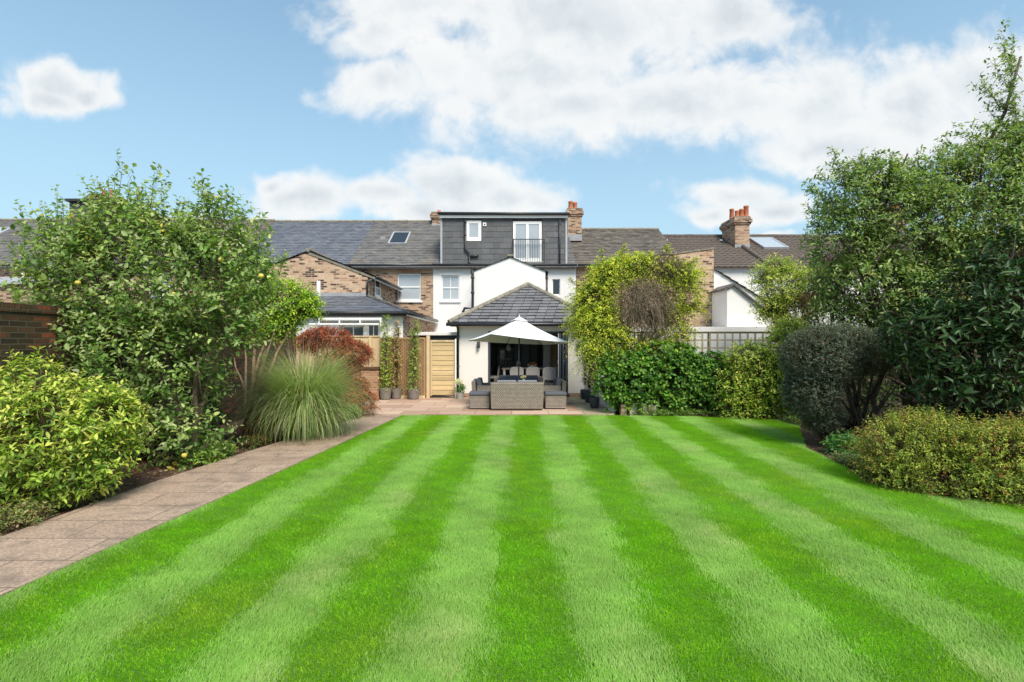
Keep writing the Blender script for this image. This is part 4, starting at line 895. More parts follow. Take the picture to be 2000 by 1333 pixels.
# parasol: rectangular canopy turned and a little tipped
pa=thing('parasol',(.19,14.4,.03),'large white canvas parasol open over the rattan seating','parasol')
A_,B_,C_,D_=[Vector(v) for v in ((-1.25,14.4,wz(666.5,14.4)),(-.54,13.15,wz(653.5,13.15)),(1.63,14.3,wz(670.5,14.3)),(.94,15.65,wz(674,15.65)))]
apx=Vector((.21,14.4,wz(622,14.4)))
m=MB(); vs=[];nseg=8; rings=7
edge=[A_,B_,C_,D_]; per=[]
for i in range(4):
    for k in range(nseg):
        f=k/nseg; p=edge[i].lerp(edge[(i+1)%4],f); sag=.035*math.sin(math.pi*f)
        p=p.lerp(apx,.02*math.sin(math.pi*f)); per.append((p,f))
n=len(per)
for r in range(rings+1):
    for p,f in per:
        q=apx.lerp(p,max(r/rings,.02)); q=q+Vector((0,0,-.05*math.sin(math.pi*r/rings)*(1 if True else 0)-.03*math.sin(math.pi*f)*(r/rings)**1.5)); vs.append(q)
fs=[(r*n+k,r*n+(k+1)%n,(r+1)*n+(k+1)%n,(r+1)*n+k) for r in range(rings) for k in range(n)]
m.add(vs,fs); cn=m.build('canopy',m_canvas,pa)
md=cn.modifiers.new('s','SOLIDIFY'); md.thickness=.006
cap=MB().add([apx+(v-apx)*.17+Vector((0,0,.02)) for v in edge]+[apx+Vector((0,0,.045))],[(0,1,4),(1,2,4),(2,3,4),(3,0,4)]).build('vent_cap',m_canvas,pa)
cap.modifiers.new('s','SOLIDIFY').thickness=.004
MB().lathe((apx.x,apx.y,apx.z+.04),[(.012,0),(.016,.02),(.008,.05)],10).build('finial',m_white,pa,smooth=True)
pb=Vector((.175,14.4,.06)); pt=apx-Vector((0,0,.02))
MB().tube([pb,pt],.021,12).build('pole',m_grey,pa,smooth=True)
cr=MB().tube([(.175,14.38,1.12),(.175,14.38,1.28)],.035,12); cr.tube([(.175,14.36,1.2),(.13,14.33,1.2),(.12,14.33,1.14)],.009,8); cr.build('crank',m_grey,pa,smooth=True)
for e in edge+[A_.lerp(B_,.5),B_.lerp(C_,.5),C_.lerp(D_,.5),D_.lerp(A_,.5)]:
    q=apx.lerp(e,.97); MB().tube([apx-Vector((0,0,.09)),apx.lerp(e,.5)-Vector((0,0,.085)),q-Vector((0,0,.035))],.010,6).build('rib',m_grey,pa)
    MB().tube([Vector((.18,14.4,apx.z-.42)),apx.lerp(e,.48)-Vector((0,0,.085))],.008,6).build('strut',m_grey,pa)
MB().lathe((.175,14.4,.032),[(.26,0),(.26,.04),(.22,.06),(.04,.075),(.035,.2)],24).build('base',m_grey,pa,smooth=False)
# dining table and chairs inside the open doors
def dchair(x,y,ang,label,z=.125):
    t=thing('dining_chair',(x,y,z),label,'chair','grey dining chairs at the table indoors'); R=rot_local(x,y,ang)
    m=MB().box(-.23,.23,-.24,.22,z+.40,z+.49).xf(R).build('seat',m_chair,t,bevel=.03,seg=3,smooth=True)
    vs=MB(); W_=.225
    prof=[(-W_,.42),(-W_-.01,.70),(-W_+.02,.80),(-W_*.5,.835),(0,.84),(W_*.5,.835),(W_-.02,.80),(W_+.01,.70),(W_,.42)]
    vs.prism([(px,.17,z+pz) for px,pz in prof],(0,.06,0)); vs.xf(lambda v: Vector((v.x,v.y+.12*max(0,v.z-z-.45)-.35*v.x*v.x,v.z))).xf(R).build('backrest',m_chair,t,bevel=.018,seg=2)
    for sx in (-1,1):
        for sy in (-1,1): MB().tube([(sx*.18,sy*.18,z+.41),(sx*.21,sy*.21+(.03 if sy>0 else 0),z+.003)],[.02,.012],8).xf(R).build('leg',m_oak,t)
yd=18.05
dchair(wx(1009,17.5),17.45,math.pi,'leftmost of the three grey dining chairs facing the house, just inside the doors')
dchair(wx(1040,17.5),17.45,math.pi,'middle one of the three grey dining chairs just inside the doors')
dchair(wx(1072,17.3),17.2,math.pi,'rightmost grey dining chair, pulled out nearest the doors')
dchair(wx(965,18.0)-.05,18.0,-math.pi/2,'grey dining chair at the left end of the indoor table')
t=thing('dining_table',(.65,18.15,.125),'pale wooden dining table indoors behind the grey chairs','table')
MB().box(-.35,1.75,17.75,18.6,.845,.89).build('table_top',m_oak,t,bevel=.01,seg=2)
for x in (-.27,1.67):
    for y in (17.83,18.52): MB().box(x-.04,x+.04,y-.04,y+.04,.127,.843).build('leg',m_white,t,bevel=.006,seg=1)
t=thing('fruit_bowl',(.72,18.1,.89),'bowl heaped with oranges on the dining table','bowl')
MB().lathe((.72,18.1,.892),[(.06,0),(.09,.01),(.17,.07),(.18,.085),(.16,.08),(.07,.02)],20).build('bowl',m_white,t,smooth=True)
for i,(dx,dy,dz) in enumerate(((-.09,0,.10),(0,-.07,.10),(.09,.01,.10),(0,.08,.10),(-.04,.0,.16),(.05,.01,.16),(.2-.06,.04,.11),(-.14,.03,.11))):
    MB().lathe((.72+dx,18.1+dy,.892+dz-.042),[(.001,0),(.024,.008),(.038,.024),(.042,.042),(.038,.06),(.024,.076),(.001,.084)],12).build('orange',m_orange,t,smooth=True)
for i,x in enumerate((.1,.45,1.15,1.5)):
    tg=thing('place_setting',(x,17.92,.89),['white plates stacked at the left end of the dining table','white plates between the left and middle chairs','white plates between the middle and right chairs','white plates at the right end of the dining table'][i],'plates','place settings on the dining table')
    MB().lathe((x,17.92,.891),[(.08,0),(.13,.012),(.135,.018),(.10,.014),(.0015,.010)],20).build('plate',m_white,tg,smooth=True)
    MB().lathe((x+.19,17.92,.891),[(.03,0),(.004,.008),(.004,.08),(.03,.11),(.034,.17),(.028,.2)],14).build('glass',m_glass,tg,smooth=True)
t=thing('pendant_lamp',(wx(993,19),19,2.3),'small white pendant lamp hanging in the kitchen','lamp')
MB().tube([(wx(993,19),19,2.33),(wx(993,19),19,1.72)],.006,6).build('cord',m_black,t); MB().lathe((wx(993,19),19,1.45),[(.05,0),(.09,.06),(.08,.18),(.02,.27)],16).build('lamp_shade',m_white,t,smooth=True)
# ------------------------------------------------------------ plants
DENS=1.3
def leaves(name,P,A,N,L,Wd,C,mat,parent,fold=.18,droop=.18,origin=None):
    """one folded, drooping six-point leaf per row"""
    N=unit(N-A*(N*A).sum(1,keepdims=True)); S=np.cross(A,N); L=L[:,None]; Wd=Wd[:,None]
    v=[P,
       P+A*L*.32+S*Wd*.48+N*Wd*fold, P+A*L*.70+S*Wd*.36+N*(Wd*fold*.6-L*droop*.45), P+A*L*.97-N*L*droop,
       P+A*L*.70-S*Wd*.36+N*(Wd*fold*.6-L*droop*.45), P+A*L*.32-S*Wd*.48+N*Wd*fold]
    V=np.stack(v,1); n=len(P); F=(np.arange(n)[:,None,None]*6+np.array([[0,3,2,1],[0,5,4,3]])[None]).reshape(-1,4)
    C6=np.repeat(C,6,0)
    return npmesh(name,V.reshape(-1,3),F,None,C6,mat,parent,origin)
def shoots_from_blobs(r,blobs,n,lmin,lmax,out=1.0,up=.5,rnd=.35,rin=.75,inner=.8,lump=.0,minz=.03):
    B=np.array([b[:6] for b in blobs],float); wt=np.array([b[6] if len(b)>6 else 1. for b in blobs])
    area=(B[:,3]*B[:,4]+B[:,4]*B[:,5]+B[:,3]*B[:,5])*wt; k=r.choice(len(B),n,p=area/area.sum())
    d=unit(r.normal(size=(n,3))); t=rin+(1-rin)*r.rand(n)**.7; c=B[k,:3]; rad=B[k,3:6]
    P=c+d*rad*t[:,None]
    nrm=unit(d/rad)
    m=np.full(n,9.)
    for b in B:
        m=np.minimum(m,np.linalg.norm((P-b[:3])/b[3:6],axis=1))
    keep=(m>.62)|(r.rand(n)>inner)
    if lump>0:
        q=np.sin(P[:,0]*3.3+1.7*np.sin(P[:,2]*2.6))*np.sin(P[:,2]*3.9+1.3*np.sin(P[:,1]*3.1))*np.sin(P[:,1]*3.5+2*np.sin(P[:,0]*1.9))
        q2=np.sin(P[:,0]*8.3+P[:,1]*5)*np.sin(P[:,2]*9.1+P[:,0]*3)
        keep&=~((q+.35*q2<-.12)&(r.rand(n)<lump))
    keep&=P[:,2]>minz
    P=P[keep];nrm=nrm[keep];n=len(P)
    Dr=unit(nrm*out+np.array([0,0,up])+r.normal(0,rnd,(n,3)))
    return P,Dr,r.uniform(lmin,lmax,n),nrm
def foliage(t,seed,blobs,n,slen,gap,L,ratio,cols,mat,out=1.,up=.5,rnd=.35,rin=.75,inner=.8,lump=.5,sag=.25,tip=None,tipf=.35,spread=1.,ldroop=.18,fold=.18,
            extra=None,twig=(.16,.11,.07),twigr=.0028,leafup=.6,name='crown',twigname='twigs',minz=.03,maxl=None,cluster=False,parentmesh=None,tipwhere=None,gain=1.85):
    r=np.random.RandomState(seed); n=int(n*DENS); k=.45*(slen[0]+slen[1])/2
    blobs=[(b[0],b[1],b[2],max(b[3]*.5,b[3]-k),max(b[4]*.5,b[4]-k*.6),max(b[5]*.5,b[5]-k))+tuple(b[6:]) for b in blobs]
    P,Dr,Ls,_=shoots_from_blobs(r,blobs,n,slen[0],slen[1],out,up,rnd,rin,inner,lump,minz)
    if extra is not None:
        eP,eD,eL=extra; P=np.concatenate([P,np.array(eP,float)]);Dr=np.concatenate([Dr,unit(np.array(eD,float))]);Ls=np.concatenate([Ls,np.array(eL,float)])
    n=len(P); cnt=np.maximum(2,(Ls/gap).astype(int)); tot=cnt.sum(); idx=np.repeat(np.arange(n),cnt)
    first=np.concatenate([[0],np.cumsum(cnt)[:-1]]); j=np.arange(tot)-first[idx]; f=(j+.6)/cnt[idx]
    if cluster: f=.55+.45*f
    s=f*Ls[idx]
    # perpendicular frame
    a=Dr[idx]; ref=np.where(np.abs(a[:,2:3])<.9,np.array([[0,0,1.]]),np.array([[1.,0,0]])); u=unit(np.cross(a,ref)); v=np.cross(a,u)
    th=j*2.4+r.uniform(0,6.28,n)[idx]+r.normal(0,.3,tot); perp=u*np.cos(th)[:,None]+v*np.sin(th)[:,None]
    sg=sag*(s**2)/np.maximum(Ls[idx],.05); pos=P[idx]+a*s[:,None]; pos[:,2]-=sg
    pos+=r.normal(0,.006,pos.shape)
    A=unit(a*.55+perp*spread+np.array([0,0,.10])+r.normal(0,.2,(tot,3)))
    Nn=unit(np.array([0,0,leafup])+a*.35+r.normal(0,.38,(tot,3))+perp*-.1)
    LL=r.uniform(L[0],L[1],tot)*(1-.35*(f>.85)); 
    cc=np.array([c[:3] for c in cols]); w=np.array([c[3] for c in cols]); base=cc[r.choice(len(cc),n,p=w/w.sum())][idx]
    C=base*(1+r.normal(0,.16,(tot,1)))*(1+r.normal(0,.05,(tot,3)))
    if tip is not None:
        k=np.clip((f-(1-tipf))/tipf,0,1)[:,None]*(r.rand(n)<.85)[idx][:,None]
        if tipwhere is not None: k=k*tipwhere(pos)[:,None]
        C=C*(1-k)+np.array(tip)*k*(1+r.normal(0,.12,(tot,1)))
    C=np.clip(C*gain*np.array([1.14,1.0,.95]),.002,.75)
    pos[:,2]=np.maximum(pos[:,2],.01)
    o=leaves(name,pos,A,Nn,LL,LL*ratio*r.uniform(.8,1.15,tot),C,mat,parentmesh or t,fold,ldroop)
    # twigs
    m=Dr*Ls[:,None]; p0=P-Dr*np.minimum(.25,Ls*.6)[:,None]; p1=P+m*.5; p1[:,2]-=sag*.25*Ls; p2=P+m*.97; p2[:,2]-=sag*Ls*.94
    u=unit(np.cross(Dr,np.array([.13,.21,.97]))); v=np.cross(Dr,u); R0=twigr*(.6+.8*r.rand(n))*(Ls/np.mean(Ls))**.5
    rings=[]
    for p,k in ((p0,1.3),(p1,.9),(p2,.3)):
        for q in range(3):
            an=q*2.0944; rings.append(p+(u*math.cos(an)+v*math.sin(an))*(R0*k)[:,None])
    V=np.stack(rings,1); fc=[]
    for g in range(2):
        for q in range(3): fc.append([g*3+q,g*3+(q+1)%3,g*3+3+(q+1)%3,g*3+3+q])
    F=(np.arange(n)[:,None,None]*9+np.array(fc)[None]).reshape(-1,4)
    npmesh(twigname,V.reshape(-1,3),F,None,np.repeat(np.array([twig])*(1+r.normal(0,.2,(n,1))),9,0),m_leafsoft,t)
    return o
def limbs(t,base,targets,r0,mat,seed=0,name='trunk',sub=3,subl=.5,wiggle=.06,fork=.25,spreadbase=0.0):
    r=random.Random(seed); m=MB(); base=Vector(base)
    for tx in targets:
        tgt=Vector(tx[:3]); rr=r0*(tx[3] if len(tx)>3 else 1); b=base+Vector((r.uniform(-1,1)*spreadbase,r.uniform(-1,1)*spreadbase,0))
        pts=[];n=7; mid=b.lerp(tgt,.4)+Vector((-(tgt.x-b.x)*.15,-(tgt.y-b.y)*.15,(tgt.z-b.z)*.08))
        for i in range(n+1):
            f=i/n; p=(b*(1-f)**2+mid*2*f*(1-f)+tgt*f*f)+Vector((r.uniform(-1,1),r.uniform(-1,1),r.uniform(-1,1)))*wiggle*min(f*3,1)
            pts.append(p)
        m.tube(pts,[rr*(1-.75*i/n) for i in range(n+1)],8)
        for k in range(sub):
            i=r.randint(2,n-1); p=pts[i]; d=(tgt-b).normalized()+Vector((r.uniform(-1,1),r.uniform(-1,1),r.uniform(-.1,.8)))*.8; d.normalize()
            l=subl*r.uniform(.6,1.2); m.tube([p,p+d*l*.5+Vector((0,0,.03)),p+d*l+Vector((0,0,.08))],[rr*(1-.75*i/n)*.6,rr*.25,rr*.1],6)
    return m.build(name,mat,t,smooth=True)
def PB(px,py,Y,rx,ry,rd=None,w=1.):
    """blob from where it is seen: centre on the ray at distance Y, radii in photo pixels at that distance"""
    c=W(px,py,Y); a=rx/1000*Y; b=ry/1000*Y; return (c.x,c.y,c.z,a,rd if rd else (a+b)/2,b,w)
def G(*c): return c
def chain(r,P,n,l,out=.8,up=.35):
    """side shoots along a branch line: start points, directions and lengths"""
    P=[Vector(p) for p in P]; A=[];B=[];L_=[]
    seg=[(P[i+1]-P[i]).length for i in range(len(P)-1)]; tot=sum(seg)
    for k in range(n):
        s_=(k+.5)/n*tot; i=0
        while i<len(seg)-1 and s_>seg[i]: s_-=seg[i]; i+=1
        p=P[i].lerp(P[i+1],min(1,s_/seg[i])); d=(P[i+1]-P[i]).normalized()*.6+Vector((r.normal(0,out),r.normal(0,out),r.normal(0,out*.6)+up))
        A.append(p);B.append(d.normalized());L_.append(l*r.uniform(.6,1.2)*(1-.4*k/n))
    return A,B,L_

# apple tree, left
t=thing('apple_tree',(-4.95,7.9,0),'big leafy apple tree with upright shoots in front of the garden wall','tree')
Y=7.7
bl=[PB(285,560,Y,180,150,.85),PB(160,560,Y,105,115,.7),PB(425,560,Y,105,135,.8),PB(270,700,Y,150,110,.8),PB(345,770,Y,85,110,.6),PB(235,460,Y,85,85,.55),PB(415,450,Y,55,75,.45),PB(130,480,Y,60,60,.45),PB(455,630,Y,65,90,.5),PB(350,860,7.6,80,70,.5),PB(210,650,Y,90,90,.6),PB(330,470,Y,80,60,.5),PB(505,520,Y,30,60,.35)]
ex=[];ed=[];el_=[]
for px,pyb,pyt,dxp in ((230,420,305,5),(222,400,330,-8),(300,410,325,20),(316,420,350,6),(275,400,360,-4),(400,430,345,-12),(440,430,370,14),(428,440,375,-2),(465,460,415,18),(500,470,420,20),(45,500,395,-14),(70,520,430,-25),(112,470,365,0),(128,460,380,4),(520,500,440,16),(350,430,385,8),(190,440,385,-6),(545,540,480,25),(250,400,345,12),(382,440,400,-18)):
    a=W(px-dxp*.3,pyb,Y); b=W(px+dxp*.5,pyt,Y); ex.append(a); d=b-a; ed.append(d+Vector((0,rs.uniform(-.1,.1),0))); el_.append(d.length)
for k,(px,pyb,pyt,dxp) in enumerate(((228,430,305,5),(250,420,335,8),(300,410,325,20),(400,430,345,-12),(440,430,372,14),(465,470,415,18),(505,480,425,20),(45,510,398,-14),(112,470,365,0),(320,430,350,6),(520,520,450,16),(90,500,430,-12),(545,560,500,22),(190,430,385,-8))):
    a,b,c_=chain(np.random.RandomState(k+200),[W(px-dxp*.3,pyb,Y-.2),W(px+dxp*.5,pyt,Y-.2)],12,.20,.6,.45); ex+=a; ed+=b; el_+=c_
foliage(t,1,bl,3600,(.2,.6),.05,(.055,.115),.52,[G(.095,.18,.045,4),G(.14,.235,.065,4),G(.065,.135,.035,3),G(.23,.31,.11,1.5),G(.38,.33,.06,.10)],m_leafsoft,out=.8,up=.85,rin=.55,lump=.7,tip=(.21,.26,.15),tipf=.4,extra=(ex,ed,el_),spread=1.0,twig=(.20,.17,.12),twigr=.003,inner=.75,sag=.12)
limbs(t,(-4.95,7.9,-.03),[(b[0],b[1],b[2]) for b in bl[:10]],.05,m_bark,2,sub=4,subl=.8)
for i,(px,py) in enumerate(((152,553),(432,508),(338,575),(510,540),(360,890))):
    c=W(px,py,6.98); MB().lathe((c.x,c.y,c.z-.033),[(.002,0),(.02,.002),(.034,.018),(.037,.036),(.028,.056),(.006,.06)],12).build('apple',m_apple,t,smooth=True)
# big dark leaves low in the same border
t=thing('leafy_shrub',(-4.75,8.6,0),'dark green shrub with broad soft leaves under the apple tree','shrub')
bl=[PB(300,780,8.3,130,100,.6),PB(385,820,8.4,50,65,.4),PB(330,870,8.1,80,50,.4),PB(200,760,8.3,70,80,.5)]
foliage(t,3,bl,900,(.15,.35),.07,(.07,.13),.75,[G(.035,.10,.022,3),G(.06,.15,.03,2),G(.03,.07,.02,2)],m_leaf,out=.9,up=.35,rin=.6,ldroop=.25)
limbs(t,(-4.9,8.7,-.03),[(b[0],b[1],b[2]) for b in bl],.03,m_bark,3)
# yellow-green shrub, near left
t=thing('mexican_orange_shrub',(-5.3,5.9,0),'rounded bright yellow-green shrub nearest the camera on the left','shrub')
Y=5.75
bl=[PB(110,850,Y,140,110,.8),PB(40,830,Y,110,100,.7),PB(70,745,Y,60,42,.3),PB(150,775,Y,75,45,.4),PB(185,895,Y,66,80,.45),PB(90,925,Y-.1,115,70,.45),PB(200,820,Y,58,62,.4),PB(-90,850,Y,120,130,.8),PB(62,708,Y,20,24,.12)]
foliage(t,5,bl,3300,(.07,.19),.020,(.035,.095),.40,[G(.12,.21,.03,4),G(.17,.27,.04,3),G(.07,.14,.025,3),G(.25,.32,.06,2)],m_leaf,gain=2.0,out=.9,up=.75,rin=.66,lump=.6,tip=(.36,.39,.10),tipf=.5,ldroop=.2,inner=.85,spread=1.15,tipwhere=lambda p: np.clip((p[:,2]-.25)/.8,.15,1))
limbs(t,(-5.4,5.95,-.03),[(b[0],b[1],b[2]) for b in bl],.03,m_bark,5,sub=5,subl=.4)
# multi-stemmed shrub with pink stems
t=thing('multi_stem_shrub',(-5.15,10.0,0),'multi stemmed shrub with bare leaning brown trunks and lime green top','shrub')
Y=10.2
bl=[PB(560,590,Y,58,42,.5),PB(520,610,Y,50,60,.5),PB(585,610,Y,38,30,.35),PB(490,560,Y+.2,50,60,.5),PB(545,640,Y,40,30,.35),PB(600,600,Y,26,26,.3)]
foliage(t,7,bl,2200,(.12,.32),.04,(.045,.08),.45,[G(.12,.26,.02,3),G(.07,.17,.02,3),G(.22,.36,.03,2)],m_leaf,out=.9,up=.5,rin=.6,lump=.5,tip=(.30,.42,.04),tipf=.5)
limbs(t,W(482,852,9.9)+Vector((0,0,.0)),[(*W(560,600,Y),1),(*W(530,610,Y),.9),(*W(580,625,Y),.9),(*W(505,600,Y),1),(*W(545,585,Y),.8),(*W(480,640,10.3),.7),(*W(540,640,9.9),.7),(*W(455,700,10.1),.7)],.055,m_barkred,8,sub=1,subl=.3,wiggle=.03,spreadbase=.14)
# fountain grass
def fountain(t,seed,c,n,Lr,spread,cols,name='blades',w=.010,stiff=.5,seg=7):
    r=np.random.RandomState(seed); az_=r.uniform(0,2*np.pi,n); til=np.abs(r.normal(0,spread,n)).clip(0,1.25); L=r.uniform(Lr[0],Lr[1],n)*(1-.15*til)
    P=np.array(c)+np.stack([np.cos(az_)*r.rand(n)**.5*.28,np.sin(az_)*r.rand(n)**.5*.28,np.zeros(n)],1)
    H=np.stack([np.cos(az_),np.sin(az_),np.zeros(n)],1)*1.0; side=np.stack([-np.sin(az_),np.cos(az_),np.zeros(n)],1)
    fs=np.linspace(0,1,seg+1); bend=r.uniform(stiff,stiff+1.1,n)*(.6+til); ang=til*.5; pts=[P.copy()]; p=P.copy()
    for k in range(seg):
        f=(k+.5)/seg; a=ang+bend*f**1.6*1.35; p=p+(H*np.sin(a)[:,None]+np.array([0,0,1.])*np.cos(a)[:,None])*(L/seg)[:,None]; p[:,2]=np.maximum(p[:,2],.02); pts.append(p.copy())
    V=[]
    for k,q in enumerate(pts):
        ww=w*(1-(k/seg)**1.5*.92)/2; V+= [q-side*ww,q+side*ww]
    V=np.stack(V,1); m=2*(seg+1); f=np.array([[2*k,2*k+1,2*k+3,2*k+2] for k in range(seg)])
    F=(np.arange(n)[:,None,None]*m+f[None]).reshape(-1,4); cc=np.array([x[:3] for x in cols]); wt=np.array([x[3] for x in cols]); C=cc[r.choice(len(cc),n,p=wt/wt.sum())]*(1+r.normal(0,.15,(n,1)))
    tt=np.linspace(0,1,seg+1).repeat(2)[None,:,None]; C=C[:,None,:]*np.ones_like(tt)
    return npmesh(name,V.reshape(-1,3),F,None,C.reshape(-1,3),m_leafsoft,t)
t=thing('ornamental_grass',(-3.98,9.85,0),'large arching fountain of ornamental grass spilling onto the path','grass clump')
fountain(t,11,(-3.98,9.85,0),6000,(1.2,2.15),.40,[G(.30,.42,.14,4),G(.40,.50,.21,3),G(.50,.54,.30,2),G(.56,.48,.32,1)],w=.011,stiff=.95)
fountain(t,10,(-3.9,9.85,0),1500,(.6,1.3),.8,[G(.22,.34,.09,4),G(.34,.40,.18,2)],name='low_blades')
fountain(t,12,(-4.02,9.9,0),130,(1.75,2.15),.22,[G(.50,.40,.30,1)],name='seed_heads',w=.016,stiff=.15)
# maple
t=thing('japanese_maple',(-4.3,12.7,0),'low spreading japanese maple with rusty red lacy leaves','tree')
Y=12.6
bl=[PB(635,662,Y,56,26,.6),PB(690,690,Y,38,28,.5),PB(660,710,Y,48,26,.5),PB(702,765,Y,18,34,.3),PB(715,785,Y-.2,22,24,.3),PB(610,665,Y+.2,30,20,.4),PB(665,742,Y,28,24,.4),PB(725,798,Y-.3,16,12,.2),PB(690,780,Y-.2,22,22,.3)]
foliage(t,13,bl,4200,(.08,.22),.022,(.035,.06),.22,[G(.20,.06,.04,4),G(.29,.10,.06,3),G(.13,.04,.028,2),G(.35,.16,.09,1)],m_leafsoft,gain=2.1,out=.8,up=.1,rin=.5,lump=.65,sag=.8,ldroop=.4,leafup=.8,spread=1.2,twig=(.12,.07,.05))
limbs(t,(-4.45,12.8,-.03),[(b[0],b[1],b[2]) for b in bl],.045,m_barkdark,14,sub=3,subl=.4)
# small things under the left border
def patch_plant(name,label,cat,x,y,rx,ry,h,n,L,ratio,cols,seed,mat=None,group=None,tip=None,up=.9):
    t=thing(name,(x,y,0),label,cat,group)
    foliage(t,seed,[(x,y,h*.35,rx,ry,h*.75)],n,(h*.3,h*.7),.025,L,ratio,cols,mat or m_leaf,out=.7,up=up,rin=.2,lump=.3,tip=tip,inner=.2,minz=.0,name='foliage',twigname='stems',twigr=.002)
    return t
patch_plant('leafy_weed','low straggly weeds at the edge of the path below the yellow-green shrub','plant',-5.0,5.05,.42,.35,.20,420,(.02,.05),.4,[G(.10,.17,.04,2),G(.16,.2,.07,2),G(.25,.22,.12,1)],21)
patch_plant('leafy_weed','dark low weeds at the left edge between shrub and path','plant',-5.5,4.75,.5,.35,.24,420,(.03,.07),.35,[G(.07,.15,.03,2),G(.13,.2,.05,2),G(.28,.24,.13,1)],22)
patch_plant('groundcover_plant','low green groundcover beside the path under the apple tree','plant',-4.65,7.9,.30,.55,.22,500,(.03,.06),.5,[G(.06,.15,.03,2),G(.12,.22,.04,2),G(.2,.3,.05,1)],23)
patch_plant('groundcover_plant','low fern-like groundcover at the foot of the bare brown trunks','plant',-4.55,9.0,.28,.3,.16,300,(.03,.06),.3,[G(.08,.16,.03,2),G(.2,.08,.05,1)],24)
patch_plant('groundcover_plant','small grey-green plant at the foot of the red maple','plant',-3.75,12.0,.22,.35,.32,420,(.03,.05),.4,[G(.08,.16,.04,2),G(.18,.24,.10,2)],25)
patch_plant('red_leaf_plant','small dark red leaved plant behind the bare brown trunks','plant',-4.75,9.6,.25,.25,.45,300,(.05,.10),.2,[G(.12,.03,.03,2),G(.2,.06,.05,1)],26)
patch_plant('leafy_shrub','yellow-green foliage showing over the top of the tall brick wall','shrub',-7.6,7.9,.6,.5,2.2,800,(.06,.10),.5,[G(.16,.26,.04,2),G(.3,.38,.05,1),G(.10,.18,.03,1)],27)
# leaf litter on the beds
def litter():
    r=np.random.RandomState(5); Ps=[]
    for poly,n in (([(-5.1,4.6),(-4.73,4.8),(-4.62,6.46),(-4.32,8.45),(-3.95,10.4),(-3.66,12.2),(-4.6,13),(-6,10),(-6.3,5)],5200),([(6.6,11.9),(5.75,10.2),(5.05,8.8),(4.85,7.5),(4.65,6.4),(7,6),(9,9),(8,12.5),(2.7,12.8),(2.6,12.6),(4.6,12.4)],7000)):
        xs=[p[0] for p in poly]; ys=[p[1] for p in poly]; x=r.uniform(min(xs),max(xs),n); y=r.uniform(min(ys),max(ys),n); k=pip(x,y,poly); Ps.append(np.stack([x[k],y[k],r.uniform(-.022,.01,k.sum())],1))
    P=np.concatenate(Ps); n=len(P); th=r.uniform(0,6.28,n); A=unit(np.stack([np.cos(th),np.sin(th),r.normal(0,.25,n)],1)); N=unit(np.array([0,0,1.])+r.normal(0,.4,(n,3)))
    c=np.array([[.22,.12,.07],[.30,.19,.11],[.14,.08,.05],[.36,.27,.16],[.25,.09,.06]])[r.randint(0,5,n)]*(1+r.normal(0,.2,(n,1)))
    o=leaves('leaf_litter',P,A,N,r.uniform(.03,.06,n),r.uniform(.015,.035,n),np.clip(c,.01,.8),m_leafsoft,None)
    tag(o,'brown fallen leaves scattered over the soil of the borders','fallen leaves',kind='stuff')
litter()

# ------------------------------------------------------------ right side
# hedge of climbing leaves on the trellis
t=thing('climbing_hedge',(4.3,12.9,0),'dense dark green climber covering the lower trellis','climber')
Y=12.85
bl=[PB(1240,740,Y,55,55,.35),PB(1320,735,Y,65,60,.35),PB(1390,745,Y,55,60,.33),PB(1215,720,Y,45,40,.3),PB(1300,690,Y+.1,60,22,.25),PB(1280,785,Y-.05,70,25,.3),PB(1190,745,Y,28,40,.2),PB(1205,775,12.75,22,24,.16,1.5)]
foliage(t,31,bl,3000,(.10,.30),.055,(.07,.115),.82,[G(.05,.15,.022,4),G(.085,.22,.03,3),G(.03,.09,.018,2),G(.17,.32,.04,1)],m_leaf,out=1.,up=.25,rin=.6,lump=.6,ldroop=.3,sag=.5,leafup=.35,tip=(.16,.30,.04),tipf=.3,gain=1.35)
limbs(t,(4.3,13.05,-.03),[(b[0],b[1]+.1,b[2]) for b in bl],.02,m_barkdark,32)
# vine with the dead brown heart
t=thing('climbing_vine',(2.9,13.6,0),'tall golden green climbing vine with a tangle of dead brown stems at its heart','climber')
Y=13.7
bl=[PB(1165,590,Y,42,55,.5),PB(1150,640,Y,35,40,.45),PB(1185,540,Y,40,35,.45),PB(1240,520,Y,60,25,.5),PB(1320,535,Y,42,32,.5),PB(1345,580,Y,30,45,.45),PB(1315,620,Y,38,30,.4),PB(1190,660,Y-.3,50,40,.4),PB(1215,530,Y,30,30,.4),PB(1150,690,Y-.3,24,30,.3),PB(1180,700,Y-.4,35,30,.3),PB(1175,620,Y-.2,40,40,.4),PB(1150,600,Y,38,50,.4),PB(1205,690,Y-.3,40,25,.3),PB(1330,650,Y,30,24,.3),PB(1340,540,Y,30,30,.4),PB(1240,678,Y-.3,45,22,.3),PB(1295,665,Y-.2,36,24,.3),PB(1325,680,Y-.3,30,14,.2)]
foliage(t,33,bl,7000,(.12,.62),.036,(.035,.07),.42,[G(.22,.34,.03,4),G(.33,.42,.045,3),G(.10,.20,.03,3),G(.42,.47,.06,1)],m_leaf,out=.8,up=.3,rnd=.6,rin=.5,lump=.65,sag=.5,tip=(.42,.48,.06),tipf=.5)
